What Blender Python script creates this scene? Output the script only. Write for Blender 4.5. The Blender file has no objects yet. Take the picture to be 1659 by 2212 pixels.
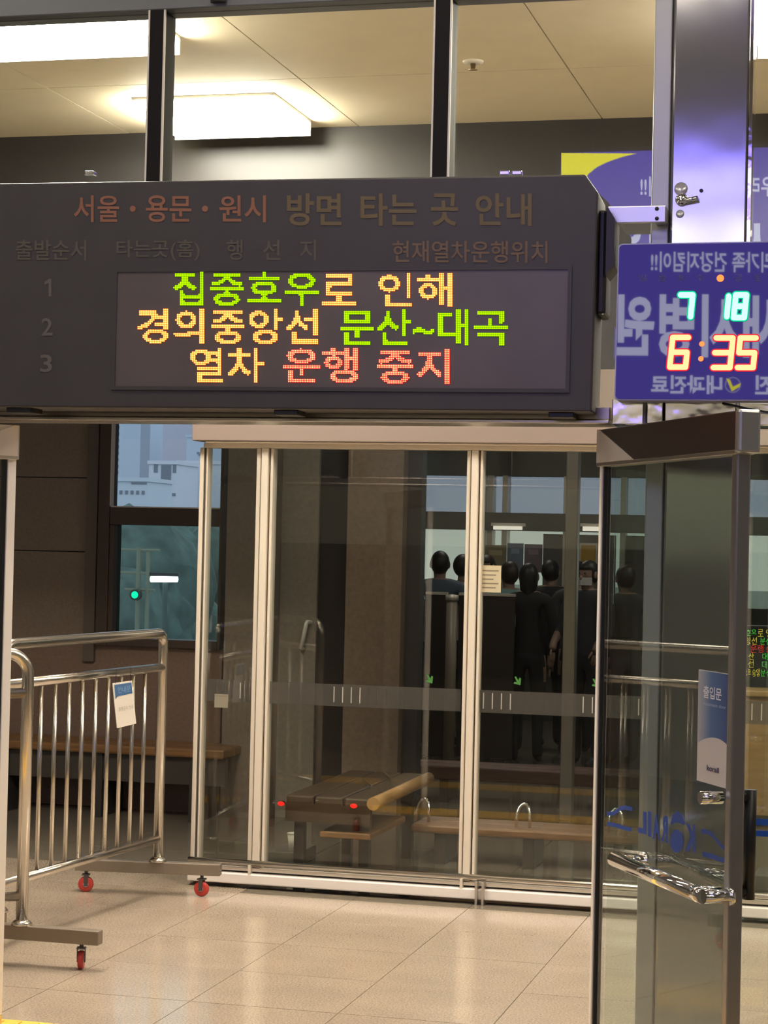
import bpy, bmesh, math, random
import numpy as np
from math import sin, cos, tan, atan, atan2, radians, pi, sqrt
from mathutils import Vector, Matrix
random.seed(7)
SC = bpy.context.scene
COL = SC.collection

# ------------------------------------------------------------------ camera
FPX, CX, CY, CAMH = 4350.0, 829.5, 1106.0, 1.65
yaw, pitch, roll = radians(14.4), atan(79 / 4350.0), radians(1.3)
FWD = Vector((-sin(yaw) * cos(pitch), cos(yaw) * cos(pitch), sin(pitch)))
R0 = Vector((cos(yaw), sin(yaw), 0)); U0 = R0.cross(FWD)
RT = R0 * cos(roll) + U0 * sin(roll); UP = -R0 * sin(roll) + U0 * cos(roll)
CAM = Vector((0, 0, CAMH))
cd = bpy.data.cameras.new('camera'); cam = bpy.data.objects.new('camera', cd); COL.objects.link(cam)
cd.sensor_fit = 'VERTICAL'; cd.sensor_height = 36.0; cd.lens = FPX / 2212.0 * 36.0
cd.clip_start = 0.05; cd.clip_end = 3000
M = Matrix(((RT.x, UP.x, -FWD.x, CAM.x), (RT.y, UP.y, -FWD.y, CAM.y), (RT.z, UP.z, -FWD.z, CAM.z), (0, 0, 0, 1)))
cam.matrix_world = M
SC.camera = cam

# ------------------------------------------------------------------ world, exposure
w = bpy.data.worlds.new('overcast_sky'); SC.world = w; w.use_nodes = True
w.node_tree.nodes['Background'].inputs[0].default_value = (0.56, 0.64, 0.76, 1)
w.node_tree.nodes['Background'].inputs[1].default_value = 1.5
SC.view_settings.view_transform = 'Standard'; SC.view_settings.look = 'None'
SC.view_settings.exposure = 0.0; SC.view_settings.gamma = 1.0
SC.view_settings.use_curve_mapping = False
SC.cycles.max_bounces = 10; SC.cycles.transparent_max_bounces = 24
SC.cycles.diffuse_bounces = 4; SC.cycles.glossy_bounces = 5

# levels of seen and added lights (radiance of the diffusers)
L_VEST, L_HALL, L_REAR, L_INNER = 70.0, 16.0, 32.0, 17.0

# ------------------------------------------------------------------ pixel -> place helpers
def ray(x, y): return FWD + RT * ((x - CX) / FPX) - UP * ((y - CY) / FPX)
def PY(x, y, Y): d = ray(x, y); return CAM + d * (Y / d.y)
def PZ(x, y, z=0.0): d = ray(x, y); return CAM + d * ((z - CAMH) / d.z)
def PP(x, y, o, n):
    d = ray(x, y); return CAM + d * ((o - CAM).dot(n) / d.dot(n))

# ------------------------------------------------------------------ materials
MATS = {}
def mat(name, col=(.5, .5, .5), rough=.5, metal=0, emit=None, spec=None, noise=0, nscale=30, bump=0, bscale=60, ior=None, stretch=None, col2=None):
    if name in MATS: return MATS[name]
    m = bpy.data.materials.new(name); m.use_nodes = True; nt = m.node_tree; b = nt.nodes['Principled BSDF']
    b.inputs['Base Color'].default_value = (*col, 1); b.inputs['Roughness'].default_value = rough; b.inputs['Metallic'].default_value = metal
    if ior: b.inputs['IOR'].default_value = ior
    if spec is not None: b.inputs['Specular IOR Level'].default_value = spec
    tc = None
    def coords():
        nonlocal tc
        if tc is None:
            tc = nt.nodes.new('ShaderNodeTexCoord')
            if stretch:
                mp = nt.nodes.new('ShaderNodeMapping'); mp.inputs['Scale'].default_value = stretch
                nt.links.new(tc.outputs['Object'], mp.inputs['Vector']); tc = mp
        return tc.outputs[0] if stretch else tc.outputs['Object']
    if noise:
        n = nt.nodes.new('ShaderNodeTexNoise'); n.inputs['Scale'].default_value = nscale; n.inputs['Detail'].default_value = 6
        nt.links.new(coords(), n.inputs['Vector'])
        r = nt.nodes.new('ShaderNodeValToRGB'); r.color_ramp.elements[0].position = .3; r.color_ramp.elements[1].position = .7
        lo = col2 if col2 else tuple(c * (1 - noise) for c in col)
        hi = col if col2 else tuple(min(1, c * (1 + noise)) for c in col)
        r.color_ramp.elements[0].color = (*lo, 1); r.color_ramp.elements[1].color = (*hi, 1)
        nt.links.new(n.outputs['Fac'], r.inputs[0]); nt.links.new(r.outputs[0], b.inputs['Base Color'])
    if bump:
        n2 = nt.nodes.new('ShaderNodeTexNoise'); n2.inputs['Scale'].default_value = bscale; n2.inputs['Detail'].default_value = 3
        nt.links.new(coords(), n2.inputs['Vector'])
        bp = nt.nodes.new('ShaderNodeBump'); bp.inputs['Strength'].default_value = bump; bp.inputs['Distance'].default_value = .01
        nt.links.new(n2.outputs['Fac'], bp.inputs['Height']); nt.links.new(bp.outputs[0], b.inputs['Normal'])
    if emit:
        b.inputs['Emission Color'].default_value = (*emit[:3], 1); b.inputs['Emission Strength'].default_value = emit[3] if len(emit) > 3 else 1
    MATS[name] = m; return m

def glass(name, tint=(.93, .96, .94), f0=.042, rough=0.0, milk=0.0, milkcol=(.7, .72, .7)):
    if name in MATS: return MATS[name]
    m = bpy.data.materials.new(name); m.use_nodes = True; nt = m.node_tree; nt.nodes.clear()
    N = nt.nodes.new; out = N('ShaderNodeOutputMaterial'); geo = N('ShaderNodeNewGeometry')
    dot = N('ShaderNodeVectorMath'); dot.operation = 'DOT_PRODUCT'
    nt.links.new(geo.outputs['Normal'], dot.inputs[0]); nt.links.new(geo.outputs['Incoming'], dot.inputs[1])
    def mth(op, a, b=None):
        q = N('ShaderNodeMath'); q.operation = op
        for i, v in enumerate((a, b)):
            if v is None: continue
            if isinstance(v, (int, float)): q.inputs[i].default_value = v
            else: nt.links.new(v, q.inputs[i])
        return q.outputs[0]
    ab = mth('ABSOLUTE', dot.outputs['Value']); om = mth('SUBTRACT', 1.0, ab); p5 = mth('POWER', om, 5.0)
    fr = mth('ADD', mth('MULTIPLY', p5, 1 - f0), f0)
    tr = N('ShaderNodeBsdfTransparent'); tr.inputs[0].default_value = (*tint, 1)
    gl = N('ShaderNodeBsdfGlossy'); gl.inputs['Roughness'].default_value = rough; gl.inputs[0].default_value = (1, 1, 1, 1)
    base = tr.outputs[0]
    if milk:
        df = N('ShaderNodeBsdfDiffuse'); df.inputs[0].default_value = (*milkcol, 1)
        mm = N('ShaderNodeMixShader'); mm.inputs[0].default_value = milk
        nt.links.new(tr.outputs[0], mm.inputs[1]); nt.links.new(df.outputs[0], mm.inputs[2]); base = mm.outputs[0]
    mx = N('ShaderNodeMixShader'); nt.links.new(fr, mx.inputs[0]); nt.links.new(base, mx.inputs[1]); nt.links.new(gl.outputs[0], mx.inputs[2])
    nt.links.new(mx.outputs[0], out.inputs[0])
    MATS[name] = m; return m

def emis(name, col, s):
    if name in MATS: return MATS[name]
    m = bpy.data.materials.new(name); m.use_nodes = True; nt = m.node_tree; nt.nodes.clear()
    o = nt.nodes.new('ShaderNodeOutputMaterial'); e = nt.nodes.new('ShaderNodeEmission')
    e.inputs[0].default_value = (*col, 1); e.inputs[1].default_value = s; nt.links.new(e.outputs[0], o.inputs[0])
    MATS[name] = m; return m

STEEL = mat('brushed_stainless', (.62, .59, .55), .28, 1, bump=.03, bscale=8, stretch=(40, 40, 1))
STEELV = mat('polished_stainless_column', (.48, .48, .46), .10, .85, bump=.35, bscale=1.4)
STEELC = mat('mirror_stainless', (.78, .75, .70), .05, 1, bump=.12, bscale=9)
CHROME = mat('chrome', (.85, .85, .85), .06, 1)
PIPE = mat('stainless_pipe', (.62, .58, .52), .22, 1)
FRAME = mat('champagne_aluminium', (.74, .67, .57), .36, .35)
FRAMED = mat('dark_frame_groove', (.10, .09, .08), .5, .3)
BLACKM = mat('black_mullion', (.012, .010, .010), .6, 0, spec=.2)
DARKP = mat('black_plastic', (.012, .012, .013), .4)
RAILREFL = mat('rail_dark_reflection', (.05, .036, .03), .35, .4)
BROWNH = mat('taupe_powdercoat', (.20, .155, .135), .45)
GRAN = None
GLASS = glass('clear_glass')
GLASSP = glass('partition_glass', tint=(.91, .92, .89), f0=.045)
GLASSD = glass('door_glass', tint=(.90, .94, .92), f0=.03)
GLASSW = glass('window_glass', tint=(.92, .96, .98), f0=.04)

def granite():
    m = bpy.data.materials.new('polished_granite'); m.use_nodes = True; nt = m.node_tree; b = nt.nodes['Principled BSDF']
    tc = nt.nodes.new('ShaderNodeTexCoord'); oi = nt.nodes.new('ShaderNodeObjectInfo')
    add = nt.nodes.new('ShaderNodeVectorMath'); add.operation = 'ADD'
    sc = nt.nodes.new('ShaderNodeVectorMath'); sc.operation = 'SCALE'; sc.inputs['Scale'].default_value = 37
    comb = nt.nodes.new('ShaderNodeCombineXYZ')
    nt.links.new(oi.outputs['Random'], comb.inputs[0]); nt.links.new(oi.outputs['Random'], comb.inputs[1])
    nt.links.new(comb.outputs[0], sc.inputs[0]); nt.links.new(tc.outputs['Object'], add.inputs[0]); nt.links.new(sc.outputs[0], add.inputs[1])
    n = nt.nodes.new('ShaderNodeTexNoise'); n.inputs['Scale'].default_value = 130; n.inputs['Detail'].default_value = 4; nt.links.new(add.outputs[0], n.inputs['Vector'])
    r = nt.nodes.new('ShaderNodeValToRGB'); e = r.color_ramp.elements
    e[0].position = .32; e[0].color = (.225, .177, .132, 1); e[1].position = .62; e[1].color = (.385, .316, .243, 1)
    nt.links.new(n.outputs['Fac'], r.inputs[0])
    n3 = nt.nodes.new('ShaderNodeTexNoise'); n3.inputs['Scale'].default_value = 3.5; nt.links.new(add.outputs[0], n3.inputs['Vector'])
    hv = nt.nodes.new('ShaderNodeHueSaturation'); mr = nt.nodes.new('ShaderNodeMapRange')
    mr.inputs['To Min'].default_value = .82; mr.inputs['To Max'].default_value = 1.12
    nt.links.new(n3.outputs['Fac'], mr.inputs['Value']); nt.links.new(mr.outputs[0], hv.inputs['Value']); nt.links.new(r.outputs[0], hv.inputs['Color'])
    nt.links.new(hv.outputs[0], b.inputs['Base Color'])
    b.inputs['Roughness'].default_value = .13; b.inputs['IOR'].default_value = 1.5
    return m
GRAN = granite()

# ------------------------------------------------------------------ geometry helpers
class MB:
    def __init__(s): s.v = []; s.f = []; s.mi = []
    def add(s, vs, fs, mi=0):
        o = len(s.v); s.v += [tuple(p) for p in vs]; s.f += [tuple(i + o for i in f) for f in fs]; s.mi += [mi] * len(fs); return s
    def box(s, x0, x1, y0, y1, z0, z1, mi=0):
        vs = [(x, y, z) for z in (z0, z1) for y in (y0, y1) for x in (x0, x1)]
        return s.add(vs, [(0, 2, 3, 1), (4, 5, 7, 6), (0, 1, 5, 4), (2, 6, 7, 3), (0, 4, 6, 2), (1, 3, 7, 5)], mi)
    def obox(s, o, ex, ey, ez, mi=0):
        o = Vector(o); ex, ey, ez = Vector(ex), Vector(ey), Vector(ez)
        vs = [o + ex * i + ey * j + ez * k for k in (0, 1) for j in (0, 1) for i in (0, 1)]
        fs = [(0, 2, 3, 1), (4, 5, 7, 6), (0, 1, 5, 4), (2, 6, 7, 3), (0, 4, 6, 2), (1, 3, 7, 5)]
        if ex.cross(ey).dot(ez) < 0: fs = [tuple(reversed(f)) for f in fs]
        return s.add(vs, fs, mi)
    def prism(s, pts, d, mi=0):
        pts = [Vector(p) for p in pts]; d = Vector(d); n = len(pts)
        nrm = (pts[1] - pts[0]).cross(pts[2] - pts[0])
        if nrm.dot(d) > 0: pts = list(reversed(pts))
        vs = pts + [p + d for p in pts]
        fs = [tuple(range(n)), tuple(range(2 * n - 1, n - 1, -1))] + [(j, i, i + n, j + n) for i, j in ((i, (i + 1) % n) for i in range(n))]
        return s.add(vs, fs, mi)
    def tube(s, pts, r, n=12, mi=0, closed=True):
        pts = [Vector(p) for p in pts]; k = len(pts); rs = r if isinstance(r, (list, tuple)) else [r] * k
        vs = []; up = None
        for i, p in enumerate(pts):
            t = (pts[min(i + 1, k - 1)] - pts[max(i - 1, 0)]).normalized()
            if up is None: up = Vector((0, 0, 1)) if abs(t.z) < .9 else Vector((1, 0, 0))
            a = t.cross(up).normalized(); b = a.cross(t).normalized(); up = b
            for j in range(n): vs.append(p + (a * cos(2 * pi * j / n) + b * sin(2 * pi * j / n)) * rs[i])
        fs = [(i * n + j, i * n + (j + 1) % n, (i + 1) * n + (j + 1) % n, (i + 1) * n + j) for i in range(k - 1) for j in range(n)]
        if closed: fs += [tuple(reversed(range(n))), tuple(range((k - 1) * n, k * n))]
        return s.add(vs, fs, mi)
    def lathe(s, o, prof, n=20, mi=0, axis=(0, 0, 1)):
        ax = Vector(axis).normalized(); a = ax.orthogonal().normalized(); b = ax.cross(a); o = Vector(o)
        vs = [o + ax * h + (a * cos(2 * pi * j / n) + b * sin(2 * pi * j / n)) * r for r, h in prof for j in range(n)]; k = len(prof)
        fs = [(i * n + j, i * n + (j + 1) % n, (i + 1) * n + (j + 1) % n, (i + 1) * n + j) for i in range(k - 1) for j in range(n)]
        fs += [tuple(reversed(range(n))), tuple(range((k - 1) * n, k * n))]
        return s.add(vs, fs, mi)
    def build(s, name, m, parent=None, smooth=False, bevel=0):
        me = bpy.data.meshes.new(name); me.from_pydata(s.v, [], s.f)
        for x in (m if isinstance(m, (list, tuple)) else [m]): me.materials.append(x)
        if any(s.mi): me.polygons.foreach_set('material_index', s.mi)
        me.update()
        if smooth:
            for p in me.polygons: p.use_smooth = len(p.vertices) <= 4
        o = bpy.data.objects.new(name, me); COL.objects.link(o)
        if parent is not None: o.parent = parent; o.matrix_parent_inverse = parent.matrix_world.inverted()
        if bevel:
            b = o.modifiers.new('bevel', 'BEVEL'); b.width = bevel; b.segments = 2; b.limit_method = 'ANGLE'
        return o

def empty(name, loc):
    o = bpy.data.objects.new(name, None); COL.objects.link(o); o.location = loc; o.matrix_world = Matrix.Translation(Vector(loc)); o.empty_display_size = .1
    return o
def tag(o, label, cat, group=None):
    o['label'] = label; o['category'] = cat
    if group: o['group'] = group
    return o
def struct(o, label=None):
    o['kind'] = 'structure'
    if label: o['label'] = label
    return o
def thing(name, loc, label, cat, group=None): return tag(empty(name, loc), label, cat, group)
def stuff(o, label=None, cat=None):
    o['kind'] = 'stuff'
    if label: o['label'] = label; o['category'] = cat
    return o

# text: outline of a word, fitted to a box in the plane (o, eu, ev)
def text_geo(body, bold=.0):
    cu = bpy.data.curves.new('txt', 'FONT'); cu.body = body; cu.size = 1; cu.offset = bold; cu.resolution_u = 3; cu.fill_mode = 'FRONT'
    ob = bpy.data.objects.new('txt', cu); COL.objects.link(ob)
    dg = bpy.context.evaluated_depsgraph_get(); me = bpy.data.meshes.new_from_object(ob.evaluated_get(dg))
    V = np.array([v.co[:2] for v in me.vertices]) if len(me.vertices) else np.zeros((0, 2)); Fs = [tuple(p.vertices) for p in me.polygons]
    bpy.data.objects.remove(ob); bpy.data.curves.remove(cu); bpy.data.meshes.remove(me)
    mn, mx = V.min(0), V.max(0)
    return (V - mn) / (mx - mn), Fs
def text_fit(name, body, corners, m, parent, lift, bold=.0, mirror=False):
    """corners: world points (left-bottom, right-bottom, left-top) of the word's box; lift: vector off the surface"""
    V, Fs = text_geo(body, bold); lb, rb, lt = [Vector(c) for c in corners]
    if mirror: V = V.copy(); V[:, 0] = 1 - V[:, 0]
    vs = [lb + (rb - lb) * float(a) + (lt - lb) * float(b) + Vector(lift) for a, b in V]
    n = (rb - lb).cross(lt - lb)
    if mirror: Fs = [tuple(reversed(f)) for f in Fs]
    return MB().add(vs, Fs).build(name, m, parent)

# ================================================================== THE SETTING
YF = 6.25      # entrance frame with doors, transom glazing and column
YP = 9.32      # inner glazed partition
YB = 11.75     # back wall with window and bench
ZC = 3.72      # lobby ceiling

# ---- floor: slab, granite tiles of the lobby, yellow guide strip
slab = struct(MB().box(-9, 6, -7, YB + .15, -.30, -.012).box(-5.6, 6, YB + .15, 24, -.30, -.012).build('floor', mat('floor_slab', (.25, .21, .17), .18, noise=.15, nscale=60)), 'beige polished granite floor of the station')
T = .556; tx0 = -1.901
tile_me = {}
SHADEGRAN = mat('shade_toned_polished_granite', (.17, .145, .11), .11, noise=.25, nscale=110)  # shade of the rear floor put into the stone colour
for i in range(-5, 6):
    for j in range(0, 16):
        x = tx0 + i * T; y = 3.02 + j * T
        dk_ = j >= 12 or (j == 11 and x > -3.3)        # darker tile tone stands for shade on the rear floor
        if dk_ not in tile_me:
            o = MB().box(.0015, T - .0015, .0015, T - .0015, -.012, 0).build('floor_tile', SHADEGRAN if dk_ else GRAN, slab)
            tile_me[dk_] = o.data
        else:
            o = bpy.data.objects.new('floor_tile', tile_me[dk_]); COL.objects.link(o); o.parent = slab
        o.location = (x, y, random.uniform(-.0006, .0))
# floor area beyond the tiles that can be told apart
oth = MB()
oth.box(-9, tx0 - 5 * T, -7, YB + .15, -.012, -.0005); oth.box(-5.6, tx0 - 5 * T, YB + .15, 24, -.012, -.0005); oth.box(tx0 + 6 * T, 6, -7, 24, -.012, -.0005)
oth.box(tx0 - 5 * T, tx0 + 6 * T, -7, 3.02, -.012, -.0005); oth.box(tx0 - 5 * T, tx0 + 6 * T, 3.02 + 16 * T, 24, -.012, -.0005)
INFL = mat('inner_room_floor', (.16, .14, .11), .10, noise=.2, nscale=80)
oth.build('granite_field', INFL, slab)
# yellow tactile guide tiles in front of the entrance
YEL = mat('yellow_tactile', (.72, .42, .05), .5, noise=.12, nscale=25)
ty = MB()
strip = struct(MB().box(-4.6, 2.2, 6.10, 6.115, .0, .004).build('trim_1', YEL), 'yellow tactile guide strip across the entrance')
for k in range(22):
    x = -4.6 + k * .306
    b = MB().box(x, x + .30, 6.115, 6.415, 0, .005)
    for q in range(4): b.box(x + .03 + q * .065, x + .065 + q * .065, 6.14, 6.39, .005, .009)
    b.build('tactile_tile', YEL, strip)
strip2 = struct(MB().box(-4.6, 2.2, 4.64, 4.655, .0, .004).build('trim_2', YEL), 'second yellow tactile guide strip nearer the hall')
for k in range(22):
    x = -4.6 + k * .306
    b = MB().box(x, x + .30, 4.655, 4.955, 0, .005)
    for q in range(4): b.box(x + .03 + q * .065, x + .065 + q * .065, 4.68, 4.93, .005, .009)
    b.build('tactile_tile', YEL, strip2)

# ---- lobby ceiling with panels
CEILM = mat('cream_ceiling_panel', (.96, .85, .63), .7, noise=.03, nscale=6)
ceil = struct(MB().box(-8, 5, YF, 9.62, ZC + .012, ZC + .12).build('ceiling', mat('ceiling_joint', (.36, .31, .23), .8)), 'cream panelled lobby ceiling behind the transom glazing')
# joint that shows in the photograph runs along the depth
xj = PY(1222, 140, 8.6)
xj = PZ(1222, 140, ZC).x
cp = None
for k in range(-5, 5):
    for r in range(3):
        o = MB().box(.003, 1.197, .003, 1.117, 0, .012).build('ceiling_panel', CEILM, ceil) if cp is None else bpy.data.objects.new('ceiling_panel', cp)
        if cp is None: cp = o.data
        else: COL.objects.link(o); o.parent = ceil
        o.location = (xj + k * 1.2, YF + r * 1.12, ZC)

# ---- bulkhead above the partition
BULK = mat('charcoal_bulkhead', (.034, .031, .033), .45)
bulk = MB().box(-8, 5, 9.5, 9.62, 2.42, ZC + .012)
struct(bulk.build('wall_bulkhead', BULK), 'charcoal bulkhead above the inner glass partition')

# ---- inner partition
wp = struct(empty('wall_partition', (0, YP, 0)), 'inner glass partition with champagne aluminium posts')
zt = PY(880, 972, YP).z            # underside of header trim
zb = .10
def part_x(px, py=1440): return PY(px, py, YP).x
def post(px0, px1, name='post', zt=zt, py=1440, y0=YP - .03, y1=YP + .04):
    a, b = part_x(px0, py), part_x(px1, py)
    return MB().box(a, b, y0, y1, zb, zt).build(name, FRAME, wp, bevel=.004)
XPL = part_x(434); XPR = 2.6
post(425, 434); MB().box(part_x(435), part_x(441), YP - .015, YP + .03, zb, zt).build('post', FRAMED, wp)
post(439, 443)
for a, b, c, d in ((548, 557, 560, 575), (1002, 1010, 1013, 1028)):
    post(a, b); post(c, d, y0=YP - .045); post(d + 3, d + 9)
    MB().box(part_x(b), part_x(d + 3), YP - .01, YP + .03, zb, zt).build('groove', FRAMED, wp)
for px in (1478, 1930): post(px, px + 9); post(px + 12, px + 27, y0=YP - .045); post(px + 30, px + 39)
# glass panes
xs = [part_x(p) for p in (441, 552, 1006, 1482, 1934)] + [XPR]
for a, b in zip(xs[:-1], xs[1:]):
    MB().box(a, b, YP, YP + .010, zb, zt).build('glass_pane', GLASSP, wp)
# header: taupe box with light trim lines
hz0, hz1 = PY(800, 955, YP - .12).z, PY(800, 912, YP - .12).z
MB().box(PY(415, 930, YP - .12).x, XPR, YP - .12, YP + .10, hz0, hz1 + .25).build('header_box', BROWNH, wp, bevel=.004)
MB().box(PY(443, 960, YP - .1).x, XPR, YP - .10, YP + .08, zt + .022, hz0).build('header_trim', mat('pale_trim', (.92, .82, .70), .4, 0), wp, bevel=.003)  # reflected light put into the trim's pale base colour
MB().box(XPL, XPR, YP - .04, YP + .05, zt, zt + .022).build('header_rail', FRAME, wp, bevel=.003)
# bottom: guard pipe, aluminium sill, dark joint, short brackets
MB().box(XPL - .02, XPR, YP - .02, YP + .06, 0.012, zb + .01).build('sill_back', FRAMED, wp)
MB().box(XPL - .02, XPR, YP - .075, YP - .02, .022, .072).build('sill', mat('pale_aluminium', (.80, .74, .70), .35, .2), wp, bevel=.006)
MB().box(XPL - .02, XPR, YP - .05, YP - .02, .082, .098).build('rail_channel', FRAME, wp)
MB().tube([(XPL - .02, YP - .055, .122), (XPR, YP - .055, .122)], .014, 14).build('guard_pipe', PIPE, wp, smooth=True)
for px in (1037, 1051):
    x = part_x(px, 1940); MB().box(x - .006, x + .006, YP - .10, YP - .05, 0, .11).build('rail_bracket', STEEL, wp, bevel=.002)
for px in (548, 1003):
    x = part_x(px, 1900); MB().box(x - .006, x + .006, YP - .076, YP - .03, .07, .115).build('rail_bracket', FRAME, wp)
# frosted safety band with short strokes
MILK = glass('frosted_band', tint=(.55, .55, .53), f0=.04, milk=.09, milkcol=(.45, .42, .38))
zb0, zb1 = PY(880, 1532, YP).z, PY(880, 1484, YP).z
for a, b in zip(xs[:-1], xs[1:]):
    MB().box(a + .02, b - .02, YP - .0015, YP - .0005, zb0, zb1).build('frosted_band', MILK, wp)
STROKE = mat('stroke_print', (.30, .28, .25), .6)
STROKED = mat('stroke_print_dark', (.04, .035, .03), .6)
sm = None
x = xs[0] + .06; k = 0
while x < XPR - .1:
    if not any(abs(x - q) < .06 for q in xs):
        me = MB().box(-.0025, .0025, -.001, 0, zb0 + .018, zb1 - .012)
        if (k // 7) % 2 == 0:
            o = me.build('band_stroke', STROKE if (k // 3) % 3 else STROKED, wp); o.location = (x, -.0018, 0)
            o.matrix_parent_inverse = Matrix.Identity(4)
    x += .043; k += 1

# ---- side wall at the far left with stone panels, back wall with window, lower wall
STONE = mat('brown_stone_wall', (.185, .140, .105), .35, noise=.12, nscale=90)
STONE2 = mat('brown_lower_wall', (.17, .112, .085), .4, noise=.12, nscale=60)
wx0, wx1 = PY(217, 1150, YB).x, PY(486, 1150, YB).x           # window zone
wz0, wz1 = PY(330, 1398, YB).z, 3.2
wb = struct(empty('wall_back', (0, YB, 0)), 'dark brown stone wall behind the barrier and bench')
zj = [0, PY(100, 1385, YB).z, PY(100, 1190, YB).z, PY(100, 1031, YB).z, 3.0, 4.2]
for a, b in zip(zj[:-1], zj[1:]):
    for q in range(3):
        x1 = wx0 - q * 1.5; MB().box(x1 - 1.494, x1, YB, YB + .15, a + .003, b - .003).build('stone_panel', STONE if a > .1 else STONE2, wb)
MB().box(wx0 - 4.5, wx0, YB + .02, YB + .16, 0, 4.2).build('wall_core', mat('wall_joint', (.02, .016, .013), .8), wb)
MB().box(wx0, wx1, YB, YB + .15, .0, wz0).build('lower_panel', STONE2, wb)
MB().box(wx0, wx1, YB, YB + .15, wz1, 4.2).build('upper_panel', STONE, wb)
# lighter stone pilaster by the window
MB().box(PY(190, 1100, YB).x, PY(214, 1100, YB).x, YB - .03, YB, wz0 - .1, 3.0).build('pilaster', mat('pilaster_stone', (.10, .078, .062), .4), wb)

# window_1: brown frame, two panes
WFR = mat('brown_window_frame', (.060, .042, .034), .4, .2)
wn = struct(empty('window_1', (0, YB, 0)), 'brown framed window looking out to apartment blocks')
ux0, uz0 = PY(243, 1096, YB).x, PY(300, 1097, YB).z
lx0, lz1, lz0 = PY(250, 1250, YB).x, PY(330, 1135, YB).z, PY(330, 1380, YB).z
rx = PY(478, 1200, YB).x
MB().box(wx0, ux0, YB - .05, YB + .08, wz0, wz1).build('frame', WFR, wn, bevel=.005)
MB().box(rx, wx1, YB - .05, YB + .08, wz0, wz1).build('frame', WFR, wn, bevel=.005)
MB().box(ux0, rx, YB - .045, YB + .08, lz1, uz0).build('transom_bar', WFR, wn, bevel=.005)
MB().box(ux0, rx, YB - .045, YB + .08, wz0, lz0).build('frame', WFR, wn, bevel=.005)
MB().box(ux0, lx0, YB - .04, YB + .08, lz0, lz1).build('frame', WFR, wn, bevel=.004)
MB().box(ux0, rx, YB - .045, YB + .08, wz1 - .06, wz1).build('frame', WFR, wn)
MB().box(ux0, ux0 + .008, YB - .048, YB + .0, uz0, wz1 - .06).build('gasket', mat('pale_gasket', (.5, .46, .42), .5), wn)
MB().box(ux0, rx, YB - .048, YB + .0, uz0, uz0 + .008).build('gasket', MATS['pale_gasket'], wn)
MB().box(ux0, rx, YB + .02, YB + .03, uz0, wz1 - .06).build('pane', GLASSW, wn)
MB().box(lx0, rx, YB + .02, YB + .03, lz0, lz1).build('pane', glass('tinted_window_glass', tint=(.72, .82, .80), f0=.05), wn)

# ---- inner room beyond the partition: side columns and wall strips, far facade
def strip_wall(name, px0, px1, Y, m, z1=4.2, py=1300, label=None, th=.12):
    o = MB().box(PY(px0, py, Y).x, PY(px1, py, Y).x, Y, Y + th, 0, z1).build(name, m)
    return struct(o, label)
strip_wall('wall_inner_pier', 486, 592, YB - .12, mat('taupe_stone', (.19, .155, .12), .45, noise=.1, nscale=50), label='taupe stone pier right of the window')
strip_wall('wall_inner_panel', 592, 684, YB, mat('grey_stone', (.27, .235, .19), .5, noise=.1, nscale=50), label='grey stone strip beside the dark inner door')
strip_wall('wall_inner_panel_2', 746, 866, YB - .06, mat('warm_stone', (.28, .205, .15), .5, noise=.12, nscale=40), label='warm brown stone strip right of the inner door')
strip_wall('wall_inner_panel_3', 866, 906, YB + .05, mat('dark_stone', (.07, .057, .055), .5), label='dark stone strip at the opening to the far hall')
dx0, dx1 = PY(684, 1300, YB).x, PY(746, 1300, YB).x
dr = struct(empty('door_3', (dx0, YB + .03, 0)), 'dark inner door with bright upright handle')
MB().box(dx0, dx1, YB + .03, YB + .09, 0, 4.2).build('leaf', mat('dark_door', (.028, .022, .021), .4), dr)
hp = PY(662, 1345, YB - .05); hq = PY(650, 1400, YB - .05)
MB().tube([hp + Vector((.02, .07, .0)), hp + Vector((0, .0, .005)), hp, hq, hq + Vector((0, .08, -.01))], .013, 10).build('handle', mat('pale_handle', (.85, .83, .75), .3, .2), dr, smooth=True)

# far hall: floor continues; side/back walls
YFAR = 19.5
FARW = mat('far_wall', (.16, .15, .14), .6)
fx0 = PY(906, 1300, YB).x
wq0, wq1 = PY(560, 1300, YB + .2), PY(720, 1300, YFAR); wq0.z = wq1.z = 0
struct(MB().obox(wq0, wq1 - wq0, Vector((-.12, 0, 0)), Vector((0, 0, 4.2))).build('wall_far_left', FARW), 'grey side wall of the far hall')
def fz(py): return PY(1100, py, YFAR).z
def fx(px): return PY(px, 1200, YFAR).x
wf = struct(empty('wall_far', (0, YFAR, 0)), 'far glazed facade seen through the partition')
FX0, FX1 = fx(720), 6.0
FB = mat('far_beam', (.055, .05, .048), .5)
MB().box(FX0, FX1, YFAR, YFAR + .2, fz(1028), 4.2).build('top_wall', mat('far_top_wall', (.14, .125, .105), .6), wf)
MB().box(FX0, FX1, YFAR - .1, YFAR + .2, fz(1146), fz(1108)).build('beam', FB, wf)
MB().box(FX0, FX1, YFAR, YFAR + .2, 0, fz(1300)).build('lower_wall', mat('far_lower_wall', (.05, .048, .045), .5), wf)
for px in (893, 1041, 1058, 1090, 1222, 1345, 1480, 1610):
    MB().box(fx(px - 5), fx(px + 6), YFAR - .06, YFAR + .12, fz(1300), fz(1028)).build('mullion', FRAME, wf)
LITP = mat('pale_lit_panel', (.55, .66, .58), .6)
FROST = glass('frosted_far_glass', tint=(.80, .80, .69), f0=.04, milk=.12, milkcol=(.75, .85, .78))
MB().box(FX0, FX1, YFAR + .02, YFAR + .03, fz(1300), fz(1146)).build('pane', FROST, wf)
MB().box(FX0, FX1, YFAR + .02, YFAR + .03, fz(1108), fz(1028)).build('pane', glass('blue_far_glass', tint=(.50, .52, .54), f0=.04), wf)

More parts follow.
